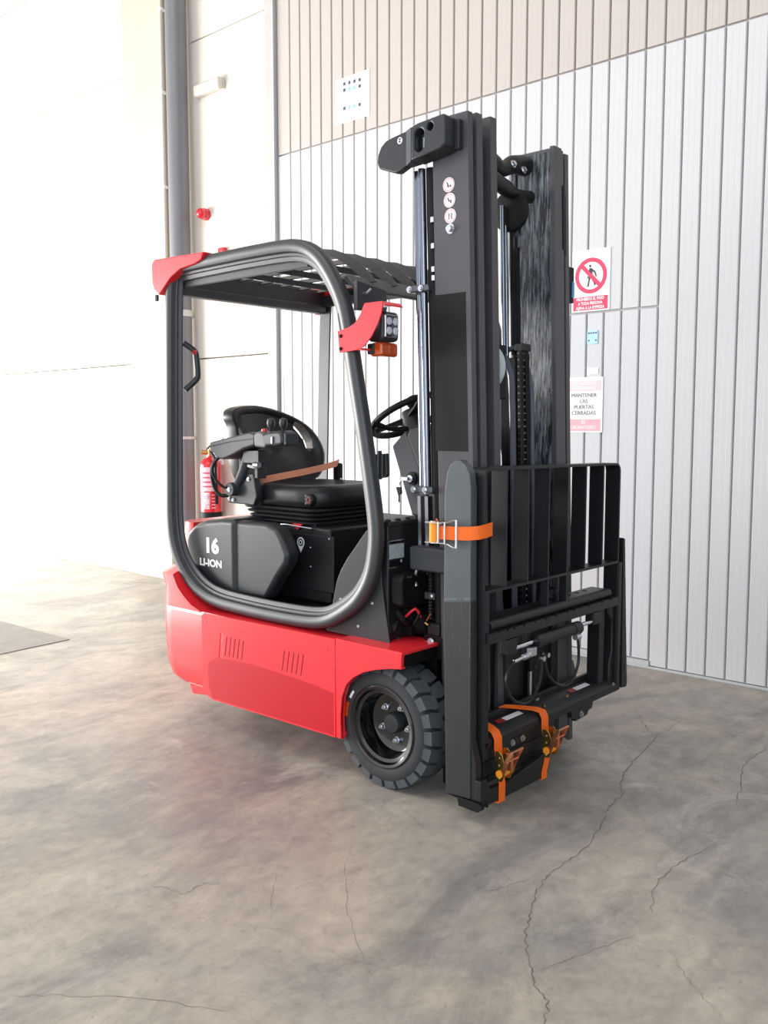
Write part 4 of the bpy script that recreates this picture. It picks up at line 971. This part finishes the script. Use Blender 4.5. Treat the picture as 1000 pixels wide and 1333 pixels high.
# bracket plate with sensor at the top of the near channel
ar_ = []
for k in range(13):
    a = PI/2+PI*k/12*1.0; ar_.append((-0.055+0.078*math.cos(a), 2.245+0.058*math.sin(a)))
arm = [(0.010, 2.312), (-0.055, 2.303)] + [( -0.075+0.055*math.cos(a), 2.248+0.055*math.sin(a)) for a in [math.radians(100+16*k) for k in range(9)]] + [(-0.045, 2.196), (-0.015, 2.186), (0.012, 2.200)]
def lean(p): return [(x, z) for x, z in p]
hp = flat('mast_head_arm', [(0.010,2.318),(-0.055,2.309),(-0.085,2.303),(-0.108,2.287),(-0.122,2.262),(-0.126,2.236),(-0.118,2.213),(-0.095,2.205),(-0.050,2.188),(-0.030,2.184),(0.012,2.200)], 'y', -0.385, -0.352, PLAST, T, bevel=0.006)
b = B(); b.loft([[(0.008, -0.385, z0), (0.008, -0.352, z0), (0.008, -0.352, z1), (0.008, -0.385, z1)] for z0, z1 in ((2.199, 2.318),)] + [[(0.048, -0.405, 2.206), (0.048, -0.34, 2.206), (0.048, -0.34, 2.318), (0.048, -0.405, 2.318)]]); obj('arm_bevel', b, PLAST2, hp, bevel=0.003)
b = B(); b.prism([(0.047,2.206),(0.047,2.318),(0.075,2.325),(0.185,2.333),(0.195,2.325),(0.195,2.235),(0.175,2.222),(0.10,2.212)], 'y', -0.405, -0.329); hb = obj('head_block', b, PLAST, hp)
cb = B()
sl = []
for k in range(16):
    a = 2*PI*k/16; sl.append((0.083+0.021*math.cos(a), 2.268+(0.020 if math.sin(a) >= 0 else -0.020)+0.018*math.sin(a)))
cb.prism(sl, 'y', -0.42, -0.36); cb.cyl((0.130, -0.42, 2.303), (0.130, -0.37, 2.303), 0.013, 18)
cut(hb, cb); q = hb.modifiers.new('bevel', 'BEVEL'); q.width = 0.006; q.segments = 3; q.angle_limit = math.radians(50)
b = B(); b.box(0.072, 0.082, -0.375, -0.360, 2.245, 2.285); obj('latch_pin', b, STEEL, hp, bevel=0.002)
b = B(); b.box(0.192, 0.212, -0.352, -0.328, 2.228, 2.325); obj('head_rib', b, PLAST, hp, bevel=0.004)
b = B(); b.cyl((-0.018, -0.385, 2.290), (-0.018, -0.3865, 2.290), 0.0115, 20); rd = obj('round_decal', b, WHITE, hp)
text('lettering', 'Z', 0.017, DARK, rd, onwall(-0.018, -0.3866, 2.290), depth=0.0003, bold=0.0008)

# warning stickers on the near mast plate, with simple pictograms
def sticker(x, z, k):
    b = B(); b.cyl((x, -0.3283, z), (x, -0.3292, z), 0.0245, 32); d = obj('warning_sticker', b, PAPER, om0)
    b = B(); b.lathe([(0, 0.019), (0, 0.0225), (0.0004, 0.0225), (0.0004, 0.019), (0, 0.019)], (x, -0.3292, z), (0, -1, 0), 32, cap=False); obj('sticker_ring', b, PALEPINK, d)
    b = B(); b.box(-0.018, 0.018, -0.0003, 0, -0.0012, 0.0012, Matrix.Translation((x, -0.3292, z)) @ Matrix.Rotation(math.radians(45), 4, 'Y'))
    obj('sticker_bar', b, PALEPINK, d)
    b = B()
    if k == 0: b.prism([(x-0.008, z+0.009), (x-0.004, z+0.009), (x+0.002, z-0.008), (x-0.004, z-0.009)], 'y', -0.3297, -0.3291); b.prism([(x+0.003, z-0.008), (x+0.012, z-0.008), (x+0.009, z+0.001)], 'y', -0.3297, -0.3291)
    elif k == 1: b.prism([(x-0.009, z+0.008), (x-0.005, z+0.009), (x+0.002, z-0.004), (x-0.003, z-0.006)], 'y', -0.3297, -0.3291); b.prism([(x+0.003, z-0.010), (x+0.009, z-0.010), (x+0.009, z+0.001), (x+0.004, z+0.001)], 'y', -0.3297, -0.3291)
    else:
        for q in (-0.007, 0.004): b.prism([(x+q, z-0.011), (x+q+0.003, z-0.011), (x+q+0.004, z+0.008), (x+q, z+0.010)], 'y', -0.3297, -0.3291)
    obj('pictogram', b, INK, d)
om0 = [o for o in bpy.data.objects if o.name == 'outer_mast'][0]
for k, (x, z) in enumerate(((0.153, 2.123), (0.157, 2.071), (0.161, 2.018))): sticker(x, z, k)
bolt(om0, (0.162, -0.3282, 1.975), (0, -1, 0), 0.012, 0.012)
b = B(); b.box(0.104, 0.245, -0.3288, -0.3281, 1.215, 1.757); obj('blank_decal', b, DARK, om0, label='matt black decal strip', tilt=True)
# small lamp on the far side of the mast
b = B(); b.box(0.16, 0.225, 0.345, 0.40, 1.79, 1.93); sl_ = obj('side_module', b, DARK, T, bevel=0.004)
b = B(); b.box(0.2245, 0.228, 0.382, 0.398, 1.812, 1.872); obj('module_label', b, BLUEM, sl_)
b = B(); b.cyl((0.21, 0.40, 1.895), (0.21, 0.415, 1.895), 0.006, 10); obj('module_screw', b, ZINC, sl_)
mbox('mast_foot', 0.14, 0.25, -0.37, -0.30, 0.03, 0.20, DARK)

# ------------------------------------------------------------------ carriage, side shifter and load backrest
XC = 0.42
b = B(); pth = []
R = 0.035
for cx, cz, a0 in ((0.435-R, 1.162-R, 90), (-0.480+R, 1.162-R, 180)):
    pass
outer = []
for k in range(7): a = math.radians(0+15*k); outer.append((0.455-R+R*math.cos(a), 1.158-R+R*math.sin(a)))
for k in range(7): a = math.radians(90+15*k); outer.append((-0.478+R+R*math.cos(a), 1.170-R+R*math.sin(a)))
th = 0.010
def inset(p):
    y, z = p; return (0.455-R+(y-(0.455-R))*(R-th)/R if y > 0 else -0.478+R+(y-(-0.478+R))*(R-th)/R, (1.164-R)+(z-(1.164-R))*(R-th)/R)
ring = [(0.455, 0.23)] + outer + [(-0.478, 0.23)] + [(-0.478+th, 0.23)] + [inset(p) for p in outer[::-1]] + [(0.455-th, 0.23)]
b.prism(ring, 'x', XC-0.062, XC)
lbk = obj('load_backrest', b, BLACK, T, bevel=0.0015)
b = B(); b.box(XC-0.062, XC, -0.472, 0.450, 0.757, 0.767); obj('backrest_lower_bar', b, BLACK, lbk, bevel=0.0015)
for y in (-0.345, -0.212, -0.078, 0.052, 0.183, 0.318):
    b = B(); b.box(XC-0.062, XC-0.001, y-0.004, y+0.004, 0.766, 1.160); obj('backrest_slat', b, BLACK, lbk, bevel=0.001)
for q in (-0.078, 0.052):
    b = B(); b.box(XC-0.03, XC-0.001, q-0.004, q+0.004, 0.66, 0.760); obj('support_rod', b, BLACK, lbk)
# upper bar and notched hook bar
b = B(); b.box(0.335, 0.402, -0.44, 0.385, 0.630, 0.662); ub = obj('upper_carriage_bar', b, BLACK, T, bevel=0.006)
b = B(); b.cyl((0.408, -0.44, 0.645), (0.408, 0.388, 0.645), 0.019, 16); obj('guide_tube', b, BLACK, ub)
b = B(); zt, zb = 0.627, 0.593; pts = [(-0.465, zb)]
pts += [(0.425, zb), (0.425, zt)]
for y in (0.36, 0.29, 0.19, 0.08, 0.03, -0.05, -0.12, -0.19, -0.26, -0.32, -0.36, -0.41):
    pts += [(y+0.006, zt), (y+0.004, zt-0.007), (y-0.004, zt-0.007), (y-0.006, zt)]
pts += [(-0.465, zt)]
b.prism(pts, 'x', 0.405, 0.438); obj('notched_bar', b, BLACK, ub, bevel=0.0015)
b = B(); b.ring_tube((0.37, 0.035, 0.685), 0.022, 0.006, (0.3, 1, 0), 20, 8); obj('lifting_eye', b, BLACK, ub)
b = B(); b.cyl((0.36, 0.075, 0.662), (0.36, 0.075, 0.672), 0.010, 6); obj('eye_nut', b, STEEL, ub)
for y in (0.16, 0.22, 0.28):
    b = B(); b.cyl((0.365, y, 0.662), (0.365, y, 0.6635), 0.009, 14); obj('bar_hole', b, DARK, ub)
# side-shift cylinder
b = B(); b.cyl((0.432, -0.180, 0.553), (0.432, 0.115, 0.553), 0.0225, 24); b.cyl((0.432, 0.072, 0.553), (0.432, 0.118, 0.553), 0.0245, 24); b.cyl((0.432, -0.185, 0.553), (0.432, -0.145, 0.553), 0.0245, 24); sc = obj('side_shift_cylinder', b, BLACK, T)
b = B(); b.cyl((0.432, -0.31, 0.553), (0.432, 0.24, 0.560), 0.0085, 16); obj('shift_rod', b, STEEL, sc)
for q in ((0.405, 0.445, 0.215, 0.275, 0.545, 0.592), (0.405, 0.440, -0.36, -0.30, 0.535, 0.59), (0.40, 0.425, -0.225, -0.195, 0.49, 0.59)):
    b = B(); b.box(*q); obj('rod_mount', b, BLACK, sc, bevel=0.006)
b = B(); b.cyl((0.445, -0.330, 0.512), (0.445, -0.27, 0.517), 0.007, 10); b.cyl((0.445, -0.275, 0.516), (0.445, -0.225, 0.521), 0.011, 8); b.box(0.436, 0.456, -0.240, -0.205, 0.512, 0.542); obj('hose_fitting', b, ZINC, sc, bevel=0.002)
b = B(); b.cyl((0.452, 0.062, 0.528), (0.452, 0.092, 0.528), 0.012, 8); obj('hose_fitting', b, ZINC, sc)
b = B(); b.cyl((0.44, -0.165, 0.493), (0.462, -0.165, 0.493), 0.010, 8); b.cyl((0.44, -0.135, 0.50), (0.462, -0.135, 0.50), 0.009, 8); obj('hose_fitting', b, ZINC, sc)
b = B(); b.tube([(0.445, -0.325, 0.512), (0.45, -0.365, 0.50), (0.455, -0.392, 0.462), (0.455, -0.372, 0.41), (0.455, -0.32, 0.370), (0.455, -0.255, 0.358), (0.455, -0.205, 0.385), (0.455, -0.178, 0.43), (0.455, -0.172, 0.49)], 0.0055, 8, smooth=5); obj('pressure_hose', b, BLACK, sc)
b = B(); b.tube([(0.455, -0.155, 0.485), (0.455, -0.13, 0.43), (0.455, -0.075, 0.385), (0.455, -0.01, 0.363), (0.455, 0.045, 0.375), (0.455, 0.08, 0.42), (0.455, 0.085, 0.47), (0.455, 0.075, 0.53)], 0.0055, 8, smooth=5); obj('pressure_hose', b, BLACK, sc)
# inner carriage plates seen behind the hoses
b = B(); b.box(0.28, 0.30, -0.17, -0.04, 0.20, 0.56); cp_ = obj('carriage_plate', b, PLATEB, T, bevel=0.004)
b = B(); b.box(0.27, 0.29, 0.17, 0.29, 0.26, 0.60); obj('carriage_plate', b, PLATEB, T, bevel=0.004)
b = B(); b.box(0.24, 0.28, -0.30, 0.30, 0.22, 0.62); obj('carriage_body', b, DARK, T, bevel=0.004)
b = B(); b.box(0.30, 0.32, -0.035, 0.035, 0.25, 0.50); obj('chain_anchor_plate', b, DARK, cp_, bevel=0.003)
for z in (0.33, 0.37, 0.41, 0.45):
    b = B(); b.cyl((0.32, -0.0, z), (0.323, 0.0, z), 0.006, 12); obj('plate_hole', b, BLACK, cp_)
b = B(); b.box(0.322, 0.334, -0.052, -0.040, 0.30, 0.40); b.cyl((0.32, -0.02, 0.285), (0.35, -0.02, 0.285), 0.012, 8); b.cyl((0.32, -0.05, 0.275), (0.345, -0.05, 0.275), 0.010, 8); obj('anchor_bolt', b, ZINC, cp_, bevel=0.002)
b = B(); b.box(0.31, 0.335, -0.055, 0.00, 0.232, 0.268); obj('grey_block', b, mat('clamp_grey', (100, 104, 110)), cp_, bevel=0.002)
for y in (0.015, 0.035): bolt(cp_, (0.36, y, 0.272), (1, 0, 0.3), 0.010, 0.010)
# lower bar (channel) and front plate
lowb = flat('lower_carriage_bar', [(0.335, 0.292), (0.40, 0.282), (0.424, 0.262), (0.424, 0.235), (0.40, 0.22), (0.345, 0.22)], 'y', -0.465, 0.482, BLACK, T, bevel=0.003)
b = B(); b.box(0.330, 0.345, -0.44, 0.45, 0.285, 0.312); obj('lower_rail', b, BLACK, lowb, bevel=0.003)
b = B(); b.prism([(-0.455, 0.24), (-0.455, 0.125), (-0.065, 0.125), (-0.03, 0.17), (0.0, 0.225), (0.02, 0.24)], 'x', 0.385, 0.412); fp = obj('front_plate', b, BLACK, T, bevel=0.003)
b = B(); b.prism([(-0.455, 0.185), (-0.05, 0.185), (-0.05, 0.190), (-0.455, 0.190)], 'x', 0.412, 0.418); b.box(0.410, 0.420, -0.44, -0.10, 0.118, 0.135); obj('plate_rib', b, BLACK, fp)
for y in (-0.285, -0.222): bolt(fp, (0.412, y, 0.212), (1, 0, 0), 0.008, 0.006)
b = B(); b.prism([(0.10, 0.238), (0.105, 0.205), (0.13, 0.195), (0.135, 0.185), (0.225, 0.190), (0.235, 0.205), (0.262, 0.208), (0.27, 0.238)], 'x', 0.40, 0.420); hk = obj('lower_hook', b, BLACK, T, bevel=0.002)
bolt(hk, (0.420, 0.175, 0.205), (1, 0, 0), 0.008, 0.006)
for y, w in ((-0.285, 0.105), (0.20, 0.10)):
    b = B(); b.prism([(0.366, 0.2892), (0.388, 0.2856), (0.388, 0.2864), (0.366, 0.2900)], 'y', y, y+w); obj('white_label', b, WHITE, lowb)
    b = B(); b.prism([(0.366, 0.2892), (0.388, 0.2856), (0.388, 0.2864), (0.366, 0.2900)], 'y', y-0.045, y-0.002); obj('red_label', b, mat('dull_red', (150, 40, 35)), lowb)
b = B(); b.cyl((0.40, -0.06, 0.285), (0.40, -0.06, 0.292), 0.005, 10); b.cyl((0.40, 0.10, 0.285), (0.40, 0.10, 0.292), 0.006, 10); obj('grease_nipple', b, BRASS, lowb)
# verticals on the right
b = B(); b.box(0.345, 0.40, 0.345, 0.385, 0.28, 0.60); obj('carriage_post', b, BLACK, T, bevel=0.004)
pf = [(0.40,0.59),(0.40,0.555),(0.432,0.52),(0.435,0.40),(0.415,0.36),(0.415,0.27),(0.452,0.27),(0.452,0.59)]
b = B(); b.prism(pf, 'x', 0.370, 0.410); obj('side_rib', b, BLACK, lbk, bevel=0.008)
# thicker lower part of the backrest sides
b = B(); b.box(XC-0.050, XC+0.004, -0.474, -0.446, 0.20, 0.76); ls = obj('backrest_leg', b, BLACK, lbk, bevel=0.003)
b = B(); b.box(XC-0.050, XC+0.004, 0.452, 0.478, 0.25, 0.76); obj('backrest_leg', b, BLACK, lbk, bevel=0.003)
bolt(lowb, (0.424, 0.42, 0.27), (1, 0, 0), 0.005, 0.004)
b = B(); b.tube([(0.36, -0.44, 0.20), (0.365, -0.42, 0.14), (0.37, -0.38, 0.11), (0.37, -0.33, 0.115), (0.365, -0.28, 0.13)], [0.016, 0.022, 0.024, 0.018, 0.012], 12, smooth=4); obj('lower_catch', b, MAST, T)

# ------------------------------------------------------------------ the removed forks, strapped upright
fk = empty('pallet_fork', (0.36, -0.50, 0.045), 'grey-black steel fork standing upright, strapped to the near side of mast', 'fork', 'removed forks strapped to the forklift')
bl = [(0.306,0.077),(0.405,0.083),(0.400,0.77),(0.398,1.10),(0.392,1.15),(0.375,1.18),(0.352,1.193),(0.334,1.193),(0.314,1.178),(0.301,1.15),(0.292,1.09),(0.291,0.76)]
b = B(); b.prism(bl, 'y', -0.520, -0.486); obj('fork_blade', b, FORK, fk, bevel=0.003)
b = B(); b.prism([(0.3045,0.0755),(0.4065,0.0815),(0.4018,0.74),(0.2895,0.725)], 'y', -0.5212, -0.4848); obj('blade_lower', b, FORK2, fk, bevel=0.003, label='darker lower half of the blade')
b = B(); b.prism([(0.293,0.735),(0.400,0.752),(0.400,0.745),(0.293,0.730)], 'y', -0.5216, -0.5198); b.prism([(0.330,0.60),(0.3308,0.60),(0.3308,0.72),(0.330,0.72)], 'y', -0.5216, -0.5198); b.prism([(0.363,0.56),(0.3638,0.56),(0.3638,0.73),(0.363,0.73)], 'y', -0.5216, -0.5198)
b.prism([(0.3985,0.55),(0.3998,0.55),(0.3998,0.74),(0.3985,0.74)], 'y', -0.5216, -0.5198); obj('scratch', b, mat('bare_scratch', (96, 99, 101), 0.5, noise=0.6, nscale=80), fk)['kind'] = 'stuff'
sh_ = [(-0.520,0.083),(-0.500,0.058),(-0.14,0.053),(-0.105,0.064),(-0.093,0.095),(-0.10,0.125),(-0.133,0.142),(-0.17,0.132),(-0.38,0.103),(-0.466,0.110),(-0.486,0.15),(-0.520,0.15)]
b = B(); b.prism(sh_, 'x', 0.424, 0.448); obj('fork_shank', b, BLACK, fk, bevel=0.003)
b = B(); b.prism([(0.385,0.078),(0.426,0.078),(0.426,0.20),(0.400,0.30),(0.385,0.30)], 'y', -0.518, -0.487); obj('fork_heel', b, BLACK, fk, bevel=0.003)
b = B(); b.prism([(0.312,0.077),(0.355,0.073),(0.360,0.048),(0.437,0.045),(0.455,0.058),(0.452,0.070),(0.440,0.078)], 'y', -0.524, -0.484); ho = obj('fork_hook', b, DARK, fk, bevel=0.002)
b = B(); b.cyl((0.453, -0.505, 0.06), (0.457, -0.505, 0.06), 0.004, 8); obj('hook_pin', b, ZINC, fk)
fk2 = empty('pallet_fork', (0.40, 0.52, 0.23), 'black steel fork hung upright at the far edge of the load backrest', 'fork', 'removed forks strapped to the forklift')
b = B(); b.prism([(0.492,0.855),(0.506,0.850),(0.554,0.24),(0.545,0.23),(0.505,0.235)], 'x', 0.365, 0.420); obj('fork_shank', b, BLACK, fk2, bevel=0.003)
for z in (0.70, 0.50, 0.31):
    b = B(); b.box(0.4195, 0.4225, 0.516-(z-0.5)*0.08, 0.524-(z-0.5)*0.08, z-0.012, z+0.012); obj('fork_notch', b, MAST, fk2)

# ------------------------------------------------------------------ ratchet straps
r1 = empty('ratchet_strap', (0.33, -0.53, 0.95), 'short orange strap with bright buckle tying the upright fork to the mast', 'strap')
DZ = -0.006
b = strap_mesh([(0.12, -0.345, 0.955), (0.17, -0.40, 0.955), (0.235, -0.50, 0.955), (0.285, -0.532, 0.955), (0.34, -0.534, 0.957), (0.395, -0.531, 0.960), (0.412, -0.528, 0.962), (0.428, -0.515, 0.964), (0.436, -0.485, 0.968), (0.436, -0.455, 0.972)], (0, 0, 1), 0.044, 0.003)
obj('webbing', b, ORANGE, r1)
b = B(); b.cyl((0.258, -0.532, 0.922), (0.258, -0.532, 0.990), 0.016, 16); obj('webbing_roll', b, mat('yellow_orange_webbing', (255, 160, 40), 0.6, bump=0.4, bscale=500), r1)
for zz in (0.922, 0.988):
    b = B(); b.prism([(0.235, -0.552), (0.235, -0.52), (0.300, -0.534), (0.300, -0.548)], 'z', zz-0.0015, zz+0.0015); b.cyl((0.258, -0.532, zz-0.004), (0.258, -0.532, zz+0.004), 0.011, 12); obj('buckle_side', b, ZINC, r1)
for x, w in ((0.288, 0.008), (0.315, 0.006), (0.362, 0.008)):
    b = B(); e = 0.011 if x > 0.35 else 0; b.box(x-w/2, x+w/2, -0.550, -0.543, 0.920-e, 0.992+e); obj('buckle_bar', b, ZINC, r1, bevel=0.002)
b = B()
for q in (-1, 1): b.tube([(0.300, -0.546, 0.956+q*0.034), (0.325, -0.546, 0.956+q*0.036), (0.343, -0.546, 0.956+q*0.043), (0.362, -0.546, 0.956+q*0.045)], 0.0022, 6, smooth=3)
obj('buckle_handle', b, ZINC, r1)

def lower_strap(y, dy, label, yend):
    r = empty('ratchet_strap', (0.43, y, 0.15), label, 'strap')
    pth = [(0.335, y-dy*2.2, 0.315), (0.362, y-dy*1.2, 0.303), (0.40, y-dy*0.3, 0.292), (0.420, y, 0.282), (0.431, y, 0.262), (0.432, y, 0.232), (0.436, y, 0.20)]
    b = strap_mesh(pth, (0, 1, 0), 0.042, 0.003); obj('webbing', b, ORANGE, r)
    b = strap_mesh([(0.436, y-0.002, 0.17), (0.446, y-0.002, 0.14), (0.4505, (y+yend)/2, 0.11), (0.4505, yend, 0.075), (0.4505, yend, 0.050), (0.43, yend, 0.047)], (0, 1, 0), 0.034, 0.003); obj('webbing', b, ORANGE, r)
    # ratchet: two side plates, spindle with webbing, handle frame standing off
    for s in (-1, 1):
        yy = y+s*0.024
        b = B(); b.prism([(0.437, 0.225), (0.452, 0.228), (0.466, 0.215), (0.474, 0.19), (0.474, 0.15), (0.466, 0.128), (0.448, 0.125), (0.437, 0.14)], 'y', yy-0.0015, yy+0.0015); obj('ratchet_plate', b, GOLD, r, bevel=0.0008)
    # toothed wheels
    for s in (-1, 1):
        pts = []
        for k in range(20):
            a = 2*PI*k/20; rr = 0.020 if k % 2 else 0.016; pts.append((0.456+rr*math.cos(a), 0.152+rr*math.sin(a)))
        b = B(); b.prism(pts, 'y', y+s*0.0205-0.001, y+s*0.0205+0.001); obj('ratchet_wheel', b, GOLD, r)
    b = B(); b.cyl((0.456, y-0.030, 0.152), (0.456, y+0.030, 0.152), 0.013, 16); obj('webbing_roll', b, mat('yellow_orange_webbing', (255, 160, 40)), r)
    b = B()
    for s in (-1, 1): b = B(); b.loft([[(0.460, y+s*0.027-0.001, 0.150), (0.474, y+s*0.027-0.001, 0.146), (0.474, y+s*0.027+0.001, 0.146), (0.460, y+s*0.027+0.001, 0.150)], [(0.478, y+s*0.029-0.001, 0.205), (0.494, y+s*0.029-0.001, 0.202), (0.494, y+s*0.029+0.001, 0.202), (0.478, y+s*0.029+0.001, 0.205)], [(0.500, y+s*0.031-0.001, 0.238), (0.512, y+s*0.031-0.001, 0.238), (0.512, y+s*0.031+0.001, 0.238), (0.500, y+s*0.031+0.001, 0.238)]]); obj('ratchet_handle', b, mat('orange_tinted_steel', (225, 150, 110), 0.3, metal=0.9), r)  # handle steel has orange in its base colour
    b = B(); b.cyl((0.507, y-0.034, 0.238), (0.507, y+0.034, 0.238), 0.0035, 8); b.cyl((0.487, y-0.031, 0.200), (0.487, y+0.031, 0.200), 0.0028, 8); b.box(0.468, 0.488, y-0.008, y+0.008, 0.165, 0.225); obj('handle_bar', b, mat('orange_tinted_steel', (225, 150, 110)), r)
    for q in (0.205, 0.180, 0.135): b = B(); b.cyl((0.452, y-0.028, q), (0.452, y-0.0255, q), 0.004, 8); obj('rivet', b, ZINC, r)
lower_strap(-0.400, 0.0, 'orange ratchet strap nearest the upright fork, over the lower carriage bar', -0.402)
lower_strap(-0.105, 0.06, 'orange ratchet strap farther from the upright fork, slanting over the lower carriage bar', -0.135)
